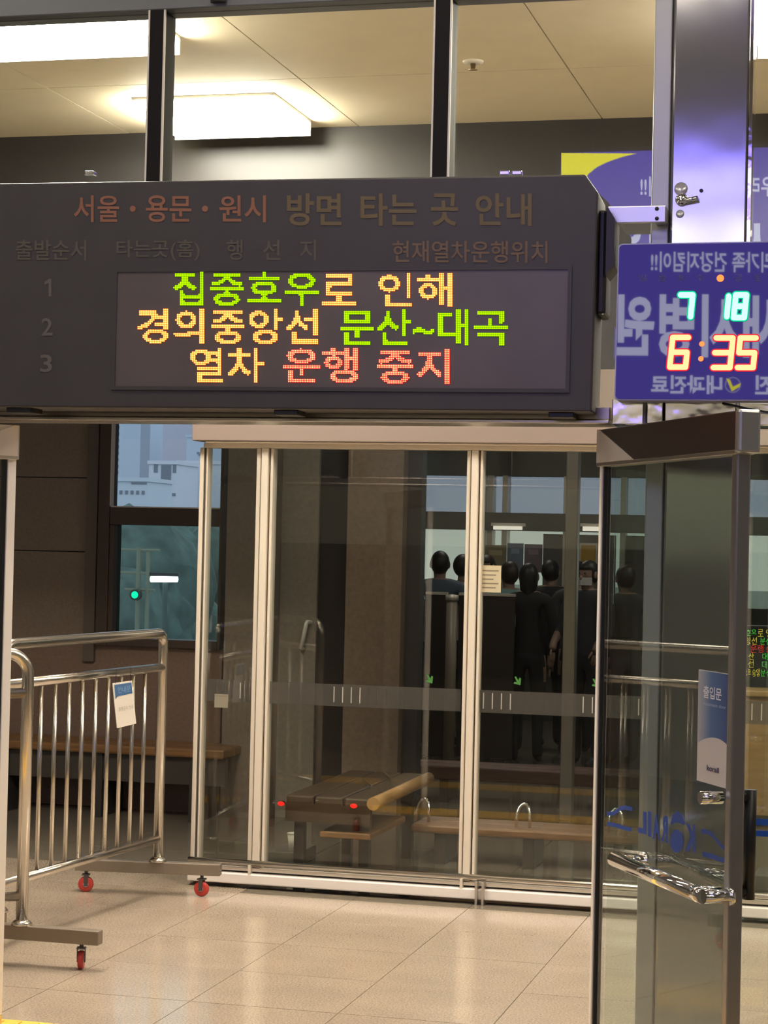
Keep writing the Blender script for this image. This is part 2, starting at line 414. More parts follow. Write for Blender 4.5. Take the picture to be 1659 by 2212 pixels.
# ---- outer envelope (hall around and behind the camera)
HW = mat('hall_wall', (.30, .28, .25), .6, noise=.05, nscale=4)
struct(MB().box(-8.2, -8, -7, YB + .15, 0, 5.2).build('wall_left', HW), 'grey beige side wall of the hall')
struct(MB().box(5, 5.2, -7, 24, 0, 5.2).build('wall_right', HW), 'grey beige side wall at the far right')
rw = struct(MB().box(-8, 5, -7.2, -7, 0, 5.2).build('wall_rear', mat('rear_hall_wall', (.62, .62, .54), .5)), 'rear hall wall behind the viewpoint')
MB().box(-8, 5, -7, -6.98, 0, 1.7).build('dado', mat('dark_dado', (.05, .045, .04), .4), rw)
struct(MB().box(-8, 5, -7, YF - .05, 5.0, 5.15).build('ceiling_hall', mat('hall_ceiling', (.55, .53, .48), .7)), 'light ceiling of the hall in front')
struct(MB().box(-8, 5, YF - .05, YF + .07, 3.55, 5.0).build('wall_front_upper', mat('front_upper_wall', (.10, .10, .11), .4)), 'grey wall above the transom glazing')
struct(MB().box(-8, 5, 9.62, YB + .15, 4.2, 4.3).box(-6.2, 5, YB + .15, 24, 4.2, 4.3).build('ceiling_inner', mat('inner_ceiling', (.22, .2, .18), .7)), 'ceiling of the waiting room beyond the partition')

# ---- entrance frame: header, transom frame, mullions, glazing
ef = struct(empty('wall_entrance', (0, YF, 0)), 'entrance frame with stainless header and transom glazing')
hA, hB = PY(600, 911, YF - .10).z, PY(600, 884, YF - .10).z
XH0, XH1 = -5.2, 2.2
xs_h = PY(1318, 890, YF - .1).x
MB().box(XH0, xs_h, YF - .10, YF + .06, hA + .012, hB + .012).build('header', mat('header_stainless', (.50, .44, .38), .30, 1, bump=.05, bscale=3), ef, bevel=.003)
MB().box(XH0, xs_h, YF - .115, YF + .07, hA, hA + .012).build('header_lip', STEEL, ef, bevel=.003)
for a, b in ((1322, 1390), (1397, 1432), (1436, 1590), (1596, 1800)):
    x0, x1 = PY(a, 890, YF - .12).x, PY(b, 890, YF - .12).x
    MB().box(x0, x1, YF - .12, YF + .06, hA - .003, PY(1400, 862, YF - .12).z).build('header_cover', mat('cover_stainless', (.90, .86, .78), .12, 1, bump=.9, bscale=6), ef, bevel=.003)
TZ = PY(800, 9, YF).z
MB().box(XH0, XH1, YF - .05, YF + .07, TZ, TZ + .16).build('transom_head', mat('grey_frame', (.20, .21, .22), .4, .6), ef, bevel=.004)
for px in (340, 955, -275):
    t, b = PY(px + 5, 100, YF - .02).x, None
    MB().box(t - .024, t + .024, YF - .05, YF + .06, hB, TZ).build('mullion', BLACKM, ef)
    for s in (-1, 1):
        MB().box(t + s * .027 - .003, t + s * .027 + .003, YF - .052, YF - .044, hB, TZ).build('mullion_edge', mat('mullion_edge_pale', (.85, .80, .70), .3, .2), ef)
MB().tube([PY(472, 5, YF - .06), PY(472, -9, YF - .06)], .028, 4).build('frame_clip', DARKP, ef)
XC0, XC1, XC2 = [PY(p, 600, YF).x for p in (1406, 1447, 1612)]
MB().box(XH0, XC0, YF - .005, YF + .005, hB, TZ).build('transom_pane', GLASS, ef)
MB().box(XC2 + .012, XH1, YF - .005, YF + .005, hB, TZ).build('transom_pane', GLASS, ef)

# ---- stainless column
cl = struct(empty('wall_column', (XC1, YF, 0)), 'polished stainless column carrying clock and display')
MB().box(XC0, XC1 - .004, YF - .03, YF + .10, 0, 3.56).build('jamb', mat('satin_jamb', (.44, .45, .42), .34, .55), cl, bevel=.004)
MB().box(XC1 - .004, XC1 + .003, YF - .02, YF + .08, 0, 3.56).build('joint', FRAMED, cl)
MB().box(XC1 + .003, XC2, YF - .045, YF + .20, 0, 3.56).build('cladding', STEELV, cl, bevel=.006)
MB().box(XC2 + .002, XC2 + .012, YF - .04, YF + .08, 0, 3.56).build('edge_strip', STEELC, cl)
# lock on the column
lk = thing('door_lock', PY(1475, 432, YF - .05), 'chrome key lock with round cover on the stainless column', 'lock')
c = PY(1473, 432, YF - .045); MB().lathe(c, [(.0, 0), (.020, 0), (.020, .006), (.014, .022), (.006, .026), (0, .026)], 20, axis=(0, -1, 0)).build('cylinder', CHROME, lk, smooth=True)
c = PY(1471, 408, YF - .045); MB().lathe(c, [(.0, 0), (.021, 0), (.020, .004), (.0, .006)], 20, axis=(0, -1, 0)).build('cover', mat('pale_cover', (.7, .7, .75), .3, .6), lk, smooth=True)
c = PY(1469, 462, YF - .045); MB().lathe(c, [(.0, 0), (.013, 0), (.012, .004), (.0, .005)], 16, axis=(0, -1, 0)).build('cover', MATS['pale_cover'], lk, smooth=True)
p0, p1 = PY(1478, 434, YF - .065), PY(1508, 428, YF - .065); MB().tube([p0, p1], .008, 10).build('thumb_turn', CHROME, lk, smooth=True)
c = PY(1515, 412, YF - .045); MB().lathe(c, [(.0, 0), (.006, 0), (.006, .003), (.0, .003)], 12, axis=(0, -1, 0)).build('hole', DARKP, lk)

# ---- sidelights beside and right of the column
sg = struct(empty('window_2', (XC0, YF, 0)), 'glass sidelight between right entrance door and column')
HX = PY(1310, 1003, YF).x; HZ = PY(1310, 1003, YF).z
MB().box(HX + .03, XC0, YF - .005, YF + .005, 0.02, hA).build('pane', GLASS, sg)
MB().box(HX + .02, XC0, YF - .02, YF + .02, 0.0, .02).build('floor_channel', STEEL, sg)
sg2 = struct(empty('window_3', (XC2, YF, 0)), 'glass sidelight right of the column with blue stripes')
MB().box(XC2 + .012, XH1, YF - .005, YF + .005, .02, hA).build('pane', GLASS, sg2)
MB().box(XC2 + .012, XH1, YF - .02, YF + .02, 0, .02).build('floor_channel', STEEL, sg2)
BLUE = mat('blue_vinyl', (.005, .075, .46), .5)
st = thing('window_decal', PY(1640, 1787, YF - .006), 'two parallel blue stripes stuck on the right sidelight', 'decal')
for a, b in ((1768, 1782), (1793, 1806)):
    MB().box(PY(1600, 1787, YF).x, 1.6, YF - .0065, YF - .0055, PY(1640, b, YF).z, PY(1640, a, YF).z).build('stripe', BLUE, st)

# ================================================================== ENTRANCE DOORS
def door(name, hx, d, sgn, label, light):
    """hinge at (hx, YF-.03); d = unit vector hinge->free edge; visible face normal n"""
    root = struct(empty(name, (hx, YF - .03, 0)), label)
    h = Vector((hx, YF - .03, 0)); d = Vector(d).normalized(); n = Vector((d.y, -d.x, 0)) * sgn      # n points to the viewer's side
    W = 1.005; Zv = Vector((0, 0, 1)); ztop = HZ; rail = .105
    MB().obox(h + d * .012 - n * .005 + Zv * .05, d * (W - .05), n * .010, Zv * (ztop - .05)).build('glass_leaf', GLASSD, root)
    # hinge edge strip
    hw_ = .034 if light else .020
    MB().obox(h - d * .004 - n * .016 + Zv * .02, d * hw_, n * .032, Zv * (ztop - .02)).build('hinge_strip', mat('pale_edge', (.86, .82, .75), .35, .1), root, bevel=.002)
    MB().obox(h + d * (hw_ - .004) - n * .011 + Zv * .02, d * .008, n * .022, Zv * (ztop - .02)).build('seal', DARKP, root)
    # free stile
    MB().obox(h + d * (W - .036) - n * .020 + Zv * .02, d * .034, n * .040, Zv * (ztop - .01)).build('stile', mat('stile_grey', (.34, .34, .35), .32, .9), root, bevel=.005)
    MB().obox(h + d * (W - .047) - n * .014 + Zv * .05, d * .010, n * .028, Zv * (ztop - .06)).build('stile_seal', mat('seal_brown', (.25, .20, .17), .5), root)
    # top rail: reflected dark and light put into its face colours
    MB().obox(h + d * .0 - n * .025 + Zv * ztop, d * W, n * .050, Zv * rail).build('top_rail', RAILREFL if not light else mat('rail_light_reflection', (.93, .87, .74), .35, 0), root, bevel=.004)
    MB().obox(h + d * .0 - n * .028 + Zv * (ztop - .010), d * W, n * .056, Zv * .012).build('rail_lip', STEEL, root, bevel=.002)
    e = h + n * .026
    MB().prism([e + Zv * (ztop + .002), e + d * .30 + Zv * (ztop + .002), e + d * .015 + Zv * (ztop + rail), e + Zv * (ztop + rail)], n * .003).build('reflection_plate', mat('plate_light_reflection', (.62, .58, .53), .4, .3) if not light else MATS['rail_light_reflection'], root)  # pale triangle is a reflection on the rail, shaped as a plate
    MB().obox(h - d * .006 - n * .027 + Zv * (ztop - .008), d * .006, n * .054, Zv * (rail + .008)).build('end_cap', STEEL, root)
    MB().obox(h + d * W - n * .032 + Zv * (ztop - .008), d * .03, n * .064, Zv * (rail + .010)).build('end_cap', mat('cap_steel', (.55, .57, .60), .3, .9), root, bevel=.008)
    MB().obox(h - n * .022 + Zv * .005, d * W, n * .044, Zv * .07).build('bottom_rail', STEEL, root, bevel=.003)
    return root, h, d, n
DR, h, d, n = door('door_1', HX, (.491, -.872, 0), -1 if False else 1, 'open glass entrance door at right with chrome push bar', False)
if n.x > 0: n = -n
Zv = Vector((0, 0, 1))
def on_door(px, py, off=0.0): return PP(px, py, h + n * off, n)
# horizontal push bar on stand-offs (visible side)
off = .085
b0, b1 = on_door(1326, 1866, off), on_door(1500, 1917, off)
zbar = (b0.z + b1.z) / 2
b0.z = b1.z = zbar
bar = MB().tube([b0, b1], .021, 16); bar.build('push_bar', CHROME, DR, smooth=True)
for p in (b0 + d * .05, b1 + d * .06):
    q = p - n * (off - .006)
    so = MB().tube([p, q], .018, 14).build('standoff', CHROME, DR, smooth=True)
    MB().tube([q + n * .012, q], .027, 16).build('flange', CHROME, so, smooth=True)
MB().tube([b1, b1 + d * .03, b1 + d * .06], [.021, .022, .020], 14).build('elbow', CHROME, DR, smooth=True)
# outer pull bar (dark) with through bolts
g = on_door(1580, 1726, 0.0); g2 = Vector((g.x, g.y, zbar))
g = h + d * (1.005 - .075) + Zv * g.z; g2 = h + d * (1.005 - .075) + Zv * zbar
for q in (g, g2):
    MB().tube([q + n * .012, q + n * .075], .017, 14).build('bolt_cap', CHROME, DR, smooth=True)
    MB().tube([q - n * .010, q - n * .070], .015, 14).build('standoff', DARKP, DR, smooth=True)
pts = [g - n * .02, g - n * .075, g2 - n * .085, g2 - n * .02]
MB().tube([g - n * .07 + Zv * .02, g2 - n * .07 - Zv * .02], .017, 14).build('pull_bar', DARKP, DR, smooth=True)
# left door
HXL = PY(36, 985, YF).x
door('door_2', HXL, (-.491, -.872, 0), -1, 'open glass entrance door at the left edge with pale hinge strip', True)

# paper sign and blue lettering on the right door
NOFF = n * .008
def dquad(px0, py0, px1, py1, off=.0065): 
    """rectangle on the door face from two opposite corners (left-top, right-bottom of the picture)"""
    a = on_door(px0, py0, off); b = on_door(px1, py1, off)
    return Vector((a.x, a.y, b.z)), Vector((b.x, b.y, b.z)), Vector((a.x, a.y, a.z))
ps = thing('door_sign', on_door(1540, 1700), 'tall blue and white entrance sign on the right glass door', 'sign')
tl, br = on_door(1511, 1446, .0065), on_door(1578, 1706, .0065)
z1s, z0s = tl.z, br.z
A = Vector((tl.x, tl.y, 0)); B = Vector((br.x, br.y, 0)); eu = B - A
def sp(u, v): return A + eu * u + Zv * (z0s + (z1s - z0s) * v)
SGW = mat('sign_white', (.60, .57, .58), .5)
MB().prism([sp(0, 0), sp(1, 0), sp(1, 1), sp(0, 1)], n * .002).build('sheet', SGW, ps)
def signblue():
    m = bpy.data.materials.new('sign_blue_print'); m.use_nodes = True; nt = m.node_tree; b = nt.nodes['Principled BSDF']
    at = nt.nodes.new('ShaderNodeAttribute'); at.attribute_name = 'u'
    r = nt.nodes.new('ShaderNodeValToRGB'); e = r.color_ramp.elements
    e[0].position = 0; e[0].color = (.40, .42, .48, 1); e[1].position = .95; e[1].color = (.03, .06, .22, 1)
    k = r.color_ramp.elements.new(.4); k.color = (.07, .16, .36, 1)
    nt.links.new(at.outputs['Fac'], r.inputs[0]); nt.links.new(r.outputs[0], b.inputs['Base Color']); b.inputs['Roughness'].default_value = .5
    return m
def arc_v(u): return .335 + .085 * (1 - ((u - .58) / .58) ** 2 if u < .58 else 1 - 1.0 * ((u - .58) / .42) ** 2 * .75)
bp_ = MB(); N_ = 24
us = [i / N_ for i in range(N_ + 1)]
vs = [sp(u, arc_v(u)) + n * .0025 for u in us] + [sp(u, .995) + n * .0025 for u in us]
o = bp_.add(vs, [(i, i + 1, i + 2 + N_, i + 1 + N_) for i in range(N_)]).build('blue_print', signblue(), ps)
at_ = o.data.attributes.new('u', 'FLOAT', 'POINT'); at_.data.foreach_set('value', us + us)
WHT = mat('white_print', (.72, .75, .85), .5)
DRK = mat('dark_print', (.03, .025, .10), .5)
def sign_word(word, u0, v0, u1, v1, m, bold=.0, parent=ps, nm='lettering'):
    text_fit(nm, word, (sp(u0, v0), sp(u1, v0), sp(u0, v1)), m, parent, n * .0035, bold)
sign_word('출입문', .17, .755, .72, .865, WHT, .02)
sign_word('Automatic door', .17, .69, .86, .72, mat('pale_blue_print', (.35, .42, .62), .5), .01)
sign_word('korail', .32, .115, .68, .165, DRK, .02)

# KORAIL lettering, seen from its back (mirrored), with the two swooshes
kd = thing('door_lettering', on_door(1440, 1790), 'mirrored blue railway lettering with swooshes on the right glass door', 'decal')
VIN = mat('blue_vinyl_door', (.006, .045, .28), .5)
KO = n * .0068
def dk(px, py): return on_door(px, py, .0068)
def dword(word, pl, pr, bold=.045, mirror=True):
    (x0, ya0, yb0), (x1, ya1, yb1) = pl, pr
    text_fit('letter', word, (dk(x0, yb0), dk(x1, yb1), dk(x0, ya0)), VIN, kd, n * .0005, bold, mirror)
dword('L', (1378, 1750, 1798), (1397, 1756, 1803))
dword('I', (1400, 1752, 1806), (1407, 1754, 1808))
dword('A', (1410, 1757, 1812), (1426, 1760, 1815))
dword('R', (1428, 1760, 1818), (1443, 1762, 1822))
dword('K', (1480, 1778, 1838), (1502, 1780, 1842))
el = MB(); el.prism([dk(1462 + 14 * cos(t), 1817 + 25 * sin(t)) for t in [2 * pi * i / 24 for i in range(24)]], n * .0006); el.build('letter', VIN, kd)
roof = [(1448, 1782), (1452, 1762), (1462, 1751), (1471, 1758), (1480, 1776), (1478, 1783), (1466, 1777), (1456, 1778)]
q = MB(); q.add([dk(*p) for p in roof], [tuple(range(len(roof)))]); q.build('letter', VIN, kd)
def ribbon(pts, w0):
    m_ = MB(); vs = []
    for (x, y) in pts: vs += [dk(x, y - w0 / 2), dk(x, y + w0 / 2)]
    m_.add(vs, [(2 * i, 2 * i + 1, 2 * i + 3, 2 * i + 2) for i in range(len(pts) - 1)]).build('swoosh', VIN, kd)
ribbon([(1311, 1758), (1325, 1757), (1333, 1752), (1340, 1746), (1350, 1744), (1366, 1748)], 9)
ribbon([(1311, 1779), (1330, 1783), (1350, 1789), (1364, 1792)], 9)
ribbon([(1515, 1795), (1527, 1797), (1537, 1802), (1550, 1818), (1560, 1830), (1576, 1836)], 10)
ribbon([(1518, 1844), (1535, 1849), (1555, 1856), (1576, 1861)], 11)

# ================================================================== DEPARTURE DISPLAY
yl, yr = 5.93, 6.02
SO = Vector((PY(0, 600, yl).x, yl, 0)); s1 = PY(1285, 600, yr)
SU = Vector((s1.x - SO.x, s1.y - SO.y, 0)).normalized(); SN = Vector((SU.y, -SU.x, 0))   # SN towards the viewer
def S(px, py, off=0.0): return PP(px, py, SO + SN * off, SN)
dd = thing('departure_display', S(640, 886), 'dark hanging departure board with lit Korean LED message', 'display')
zS0, zS1 = (S(0, 881).z + S(1280, 888).z) / 2, (S(0, 385).z + S(1250, 388).z) / 2
uR = (S(1283, 640) - SO).dot(SU); uL = -1.25; D = .24
def su(u, z, off=0.0): return Vector((SO.x, SO.y, 0)) + SU * u + Vector((0, 0, z)) + SN * off
HOUS = mat('charcoal_housing', (.052, .048, .050), .45, noise=.06, nscale=8)
ch = .055
prof = [(uL, zS0), (uR, zS0), (uR + .006, zS1 - ch), (uR - ch * .6, zS1), (uL, zS1)]
MB().prism([su(u, z) for u, z in prof], -SN * D).build('housing', HOUS, dd, bevel=.006)
SIDE = mat('side_plastic', (.016, .014, .014), .4)
MB().obox(su(uR, zS0 + .30, -.05), SU * .03, -SN * .16, Vector((0, 0, .32))).build('side_box', SIDE, dd, bevel=.01)
MB().prism([su(uR + .03, zS1 - .09, -.03), su(uR + .03, zS1 - .30, -.03), su(uR + .055, zS1 - .27, -.03), su(uR + .055, zS1 - .13, -.03)], -SN * .16).build('side_cap', SIDE, dd)
# recessed screen
p0, p1 = S(252, 838), S(1225, 586)
ua, ub = (S(252, 700) - SO).dot(SU), (S(1225, 700) - SO).dot(SU); za, zb_ = (S(252, 836).z + S(1225, 838).z) / 2, (S(252, 584).z + S(1225, 587).z) / 2
MB().obox(su(ua, za, .0005), SU * (ub - ua), SN * .0012, Vector((0, 0, zb_ - za))).build('screen', mat('smoked_screen', (.115, .095, .095), .35, noise=.08, nscale=5), dd)
for a, b, c2, e in ((ua - .012, ub + .012, za - .012, za), (ua - .012, ub + .012, zb_, zb_ + .012), (ua - .012, ua, za, zb_), (ub, ub + .012, za, zb_)):
    MB().obox(su(a, c2, .0), SU * (b - a), SN * .006, Vector((0, 0, e - c2))).build('screen_frame', HOUS, dd)
# printed lettering
ORG = mat('print_orange', (.30, .13, .075), .6); KHA = mat('print_khaki', (.155, .115, .06), .6); OLV = mat('print_olive', (.105, .095, .072), .6); GRY = mat('print_grey', (.14, .125, .115), .6)
def sword(word, x0, y0, x1, y1, m, bold=.012, nm='printed_text'):
    text_fit(nm, word, (S(x0, y1), S(x1, y1 + (x1 - x0) * .005), S(x0, y0)), m, dd, SN * .002, bold)
for wd, x0, x1 in (('서울', 160, 258), ('용문', 316, 414), ('원시', 474, 575)): sword(wd, x0, 422, x1, 480, ORG, .014)
for px in (287, 443): MB().lathe(S(px, 451, .001), [(0, 0), (.010, 0), (.010, .001), (0, .001)], 14, axis=SN).build('printed_dot', ORG, dd)
for wd, x0, x1 in (('방면', 620, 738), ('타는', 779, 900), ('곳', 931, 990), ('안내', 1027, 1149)): sword(wd, x0, 418, x1, 488, KHA, .02)
for wd, x0, x1 in (('출발순서', 34, 187), ('타는곳(홈)', 252, 432), ('행', 490, 525), ('선', 568, 605), ('지', 648, 683)): sword(wd, x0, 518, x1, 562, OLV)
sword('현재열차운행위치', 848, 520, 1183, 567, mat('print_rust', (.17, .11, .075), .6))
for wd, x0, y0, x1, y1 in (('2', 90, 687, 114, 725), ('3', 87, 766, 113, 804)): sword(wd, x0, y0, x1, y1, GRY)
MB().add([S(x_, y_, .002) for x_, y_ in ((105, 640), (105, 611), (96, 615), (96, 609), (106, 602), (111, 602), (111, 640))], [(0, 1, 2, 3, 4, 5, 6)]).build('printed_text', GRY, dd)
# LED matrix text; dim coloured rims paint the glow around the cores
LEDM = {}
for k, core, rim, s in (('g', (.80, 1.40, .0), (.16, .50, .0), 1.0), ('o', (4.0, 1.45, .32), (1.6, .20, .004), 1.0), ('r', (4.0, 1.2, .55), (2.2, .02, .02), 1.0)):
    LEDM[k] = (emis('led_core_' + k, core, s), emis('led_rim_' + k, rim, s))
def led(word, x0, y0, x1, y1, k, rows=20, bold=.014, S=S, SN=SN, parent=dd, lift=.004):
    V, Fs = text_geo(word, bold); wpx, hpx = x1 - x0, y1 - y0
    cols = int(round(wpx / (hpx / rows))); P = V * np.array([cols, rows])
    grid = np.zeros((rows, cols), bool); SS = 3
    acc = np.zeros((rows * SS, cols * SS), bool)
    for f in Fs:
        for t in range(1, len(f) - 1):
            a, b, c = P[f[0]] * SS, P[f[t]] * SS, P[f[t + 1]] * SS
            x_0, x_1 = int(max(0, np.floor(min(a[0], b[0], c[0])))), int(min(cols * SS, np.ceil(max(a[0], b[0], c[0])) + 1))
            y_0, y_1 = int(max(0, np.floor(min(a[1], b[1], c[1])))), int(min(rows * SS, np.ceil(max(a[1], b[1], c[1])) + 1))
            if x_1 <= x_0 or y_1 <= y_0: continue
            gx, gy = np.meshgrid(np.arange(x_0, x_1) + .5, np.arange(y_0, y_1) + .5)
            def sd(p, q): return (q[0] - p[0]) * (gy - p[1]) - (q[1] - p[1]) * (gx - p[0])
            s1_, s2_, s3_ = sd(a, b), sd(b, c), sd(c, a)
            ins = ((s1_ >= 0) & (s2_ >= 0) & (s3_ >= 0)) | ((s1_ <= 0) & (s2_ <= 0) & (s3_ <= 0))
            acc[y_0:y_1, x_0:x_1] |= ins[:acc[y_0:y_1, x_0:x_1].shape[0], :acc[y_0:y_1, x_0:x_1].shape[1]]
    grid = acc.reshape(rows, SS, cols, SS).mean((1, 3)) > .34
    o0 = S(x0, y1); eu = (S(x1, y1 + (x1 - x0) * .005) - o0) / cols; ev = (S(x0, y0) - o0) / rows
    mb = MB()
    for r_ in range(rows):
        for c_ in range(cols):
            if grid[r_, c_]:
                b = o0 + eu * c_ + ev * r_
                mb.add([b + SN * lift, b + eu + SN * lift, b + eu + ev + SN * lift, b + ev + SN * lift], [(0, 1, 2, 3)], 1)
                cc = b + (eu + ev) / 2; hh = .35 if k == 'r' else .42
                pts = [cc + eu * (hh * cos(a)) + ev * (hh * sin(a)) + SN * (lift + .0015) for a in [2 * pi * (i + .5) / 8 for i in range(8)]]
                mb.add(pts, [tuple(range(8))], 0)
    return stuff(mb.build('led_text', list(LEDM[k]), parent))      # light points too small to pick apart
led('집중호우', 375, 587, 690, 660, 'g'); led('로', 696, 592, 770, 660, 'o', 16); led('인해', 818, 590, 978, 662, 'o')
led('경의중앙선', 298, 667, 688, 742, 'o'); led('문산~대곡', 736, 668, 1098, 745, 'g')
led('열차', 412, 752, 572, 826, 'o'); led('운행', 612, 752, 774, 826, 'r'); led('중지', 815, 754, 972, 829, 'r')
# feet between board and header, little clips on top, bracket to the column
for a, b in ((8, 62), (588, 640), (1183, 1238)):
    u0, u1 = (S(a, 885) - SO).dot(SU), (S(b, 885) - SO).dot(SU)
    MB().obox(su(u0, zS0 - .016, -.02), SU * (u1 - u0), -SN * .10, Vector((0, 0, .018))).build('foot', DARKP, dd, bevel=.003)
for px in (182, 1078, 1105):
    c = S(px, 378, -.06); MB().obox(c, SU * .032, -SN * .03, Vector((0, 0, .014))).build('clip', CHROME, dd, bevel=.003)
a0 = PY(1313, 444, YF - .11); a1 = PY(1439, 444, YF - .11); zlo = PY(1376, 482, YF - .11).z
MB().box(a0.x, a1.x, YF - .115, YF - .10, zlo, a1.z).build('mounting_bracket', mat('bracket_zinc', (.70, .68, .70), .3, .8), dd, bevel=.003)
MB().box(a1.x - .035, a1.x, YF - .10, YF - .03, zlo + .004, a1.z - .004).build('mounting_bracket', MATS['bracket_zinc'], dd)
for py in (451, 472):
    c = PY(1419, py, YF - .116); MB().lathe(c, [(0, 0), (.0065, 0), (.005, .003), (0, .004)], 12, axis=(0, -1, 0)).build('bolt', DARKP, dd)

# ================================================================== CLOCK
YK = 6.06
def mirror_px(px, py, Ya):            # where the advert must stand (plane Y=Ya) to be seen at this pixel in the transom glass
    p = PY(px, py, 2 * (YF - .005) - Ya); return Vector((p.x, Ya, p.z))
YA = -.6
kc = PY(1500, 700, YK); kin = (kc - CAM).normalized()
adp = mirror_px(1500 - 24, 700 - 165, YA)
kn = ((adp - kc).normalized() - kin).normalized()         # clock face normal: tilted slightly down
KU = kn.cross(Vector((0, 0, 1))).normalized(); KU = -KU if KU.x < 0 else KU; KV = kn.cross(KU); KV = -KV if KV.z < 0 else KV
def K(px, py, off=0.0): return PP(px, py, kc + kn * off, kn)
ck = thing('digital_clock', K(1500, 862), 'dark glossy digital clock showing 7 18 and 6:35 on the column', 'clock')
def kuv(px, py): q = K(px, py) - kc; return q.dot(KU), q.dot(KV)
ku0, kv1 = kuv(1338, 529); _, kv0 = kuv(1500, 862); ku1 = kuv(1700, 700)[0]
def kp(u, v, off=0.0): return kc + KU * u + KV * v + kn * off
def rrect(u0, v0, u1, v1, r, seg=5):
    out = []
    for cx_, cy_, a in ((u1 - r, v1 - r, 0), (u0 + r, v1 - r, 90), (u0 + r, v0 + r, 180), (u1 - r, v0 + r, 270)):
        for i in range(seg + 1): t = radians(a + 90 * i / seg); out.append((cx_ + r * cos(t), cy_ + r * sin(t)))
    return out
MB().prism([kp(u, v, -.003) for u, v in rrect(ku0 - .004, kv0 - .004, ku1 + .004, kv1 + .004, .014)], -kn * .06).build('case', mat('pale_case', (.42, .42, .52), .4, .4), ck)
MB().prism([kp(u, v, 0) for u, v in rrect(ku0, kv0, ku1, kv1, .012)], -kn * .01).build('face', mat('black_acrylic', (.006, .005, .012), .015, 0, ior=1.6), ck)
SEG = {'0': 'abcdef', '1': 'bc', '3': 'abgcd', '5': 'afgcd', '6': 'afgecd', '7': 'abc', '8': 'abcdefg'}
def digit(ch, x0, y0, x1, y1, mc, mr, th):
    H_ = y1 - y0; W_ = x1 - x0; sl = .10 * H_
    def q(u, v): return (x0 + u * W_ + (1 - v - .5) * 0 + (v - .5) * sl, y1 - v * H_)
    pts = {'A': q(0, 1), 'B': q(1, 1), 'C': q(1, .5), 'D': q(1, 0), 'E': q(0, 0), 'F': q(0, .5)}
    sg_ = {'a': 'AB', 'b': 'BC', 'c': 'CD', 'd': 'DE', 'e': 'EF', 'f': 'FA', 'g': 'FC'}
    for layer, (t, m_, off) in enumerate(((th * 1.45, mr, .0012), (th, mc, .0022))):  # wider dim layer draws the glow around each digit
        mb = MB()
        for s_ in SEG[ch]:
            (ax, ay), (bx, by) = pts[sg_[s_][0]], pts[sg_[s_][1]]
            t_ = atan2(by - ay, bx - ax); h_ = t / 2
            poly = [(bx + h_ * cos(t_ - pi / 2 + pi * i / 6), by + h_ * sin(t_ - pi / 2 + pi * i / 6)) for i in range(7)] + [(ax + h_ * cos(t_ + pi / 2 + pi * i / 6), ay + h_ * sin(t_ + pi / 2 + pi * i / 6)) for i in range(7)]
            mb.prism([K(x_, y_, off) for x_, y_ in poly], kn * .0008)
        mb.build('digit' if layer else 'digit_glow', m_, ck)
GC, GR = emis('clock_green', (.75, 3.4, 2.1), 1), emis('clock_green_glow', (.0, .70, .28), 1)
RC, RR = emis('clock_red', (3.6, .95, .42), 1), emis('clock_red_glow', (1.0, .02, .05), 1)
digit('7', 1468, 637, 1494, 684, GC, GR, 12); digit('1', 1552, 640, 1572, 684, GC, GR, 12); digit('8', 1587, 637, 1610, 686, GC, GR, 12)
digit('6', 1450, 729, 1484, 793, RC, RR, 12); digit('3', 1544, 730, 1580, 794, RC, RR, 12); digit('5', 1596, 730, 1630, 794, RC, RR, 12)
for px, py, r_ in ((1556, 601, .011), (1516, 743, .008), (1514, 775, .008)):
    MB().lathe(K(px, py, .001), [(0, 0), (r_, 0), (r_ * .9, .003), (0, .004)], 16, axis=kn).build('indicator', emis('clock_dot', (2.6, .42, .10), 1), ck)
WK = mat('weekday_print', (.10, .10, .22), .6)
for i, wd in enumerate('일월화수목금토'):
    x = 1388 + i * 41.5
    if i == 4: continue
    text_fit('weekday', wd, (K(x - 8, 608), K(x + 8, 608), K(x - 8, 593)), WK, ck, kn * .001)
# wall stem and cable of the clock
MB().obox(kp(-.05, -.10, -.063), KU * .10, KV * .20, Vector((0, (YF - .045) - (kc.y + .055), 0))).build('mount', DARKP, ck)
cab = [K(1560, 871, -.04), K(1585, 876, -.04), K(1615, 883, -.04), K(1659, 890, -.04), K(1720, 896, -.04), PY(1790, 880, YF - .05)]
tag(MB().tube(cab, .0035, 8).build('power_cable', DARKP, None, smooth=True), 'thin dark cable hanging below the digital clock', 'cable')

# ================================================================== BACKLIT ADVERT (stands behind the viewpoint, seen mirrored in glass, column and clock)
ad = thing('advert_lightbox', mirror_px(1540, 770, YA), 'backlit purple hospital advert seen mirrored in the clock face', 'advert')
def AP(px, py, off=0.0): p = mirror_px(px, py, YA); return Vector((p.x, YA + off, p.z))
tl, br = AP(1212, 330), AP(1880, 775)
ax0, ax1, az1, az0 = tl.x, br.x, tl.z, br.z
MB().box(ax0 - .03, ax1 + .03, YA - .12, YA - .004, az0 - .03, az1 + .03).build('case', mat('advert_case', (.3, .3, .32), .4, .6), ad)
MB().box(ax0, ax1, YA - .004, YA, az0, az1).build('face', emis('advert_purple', (.80, .58, 3.6), 1), ad)
AW = emis('advert_white', (5.0, 5.0, 7.4), 1)
YW = [(1212, 330), (1375, 331), (1345, 338), (1315, 348), (1290, 360), (1272, 374), (1262, 387), (1212, 387)]
MB().add([AP(x_, y_, .001) for x_, y_ in reversed(YW)], [tuple(range(len(YW)))]).build('yellow_corner', emis('advert_yellow', (8.0, 7.2, .35), 1), ad)
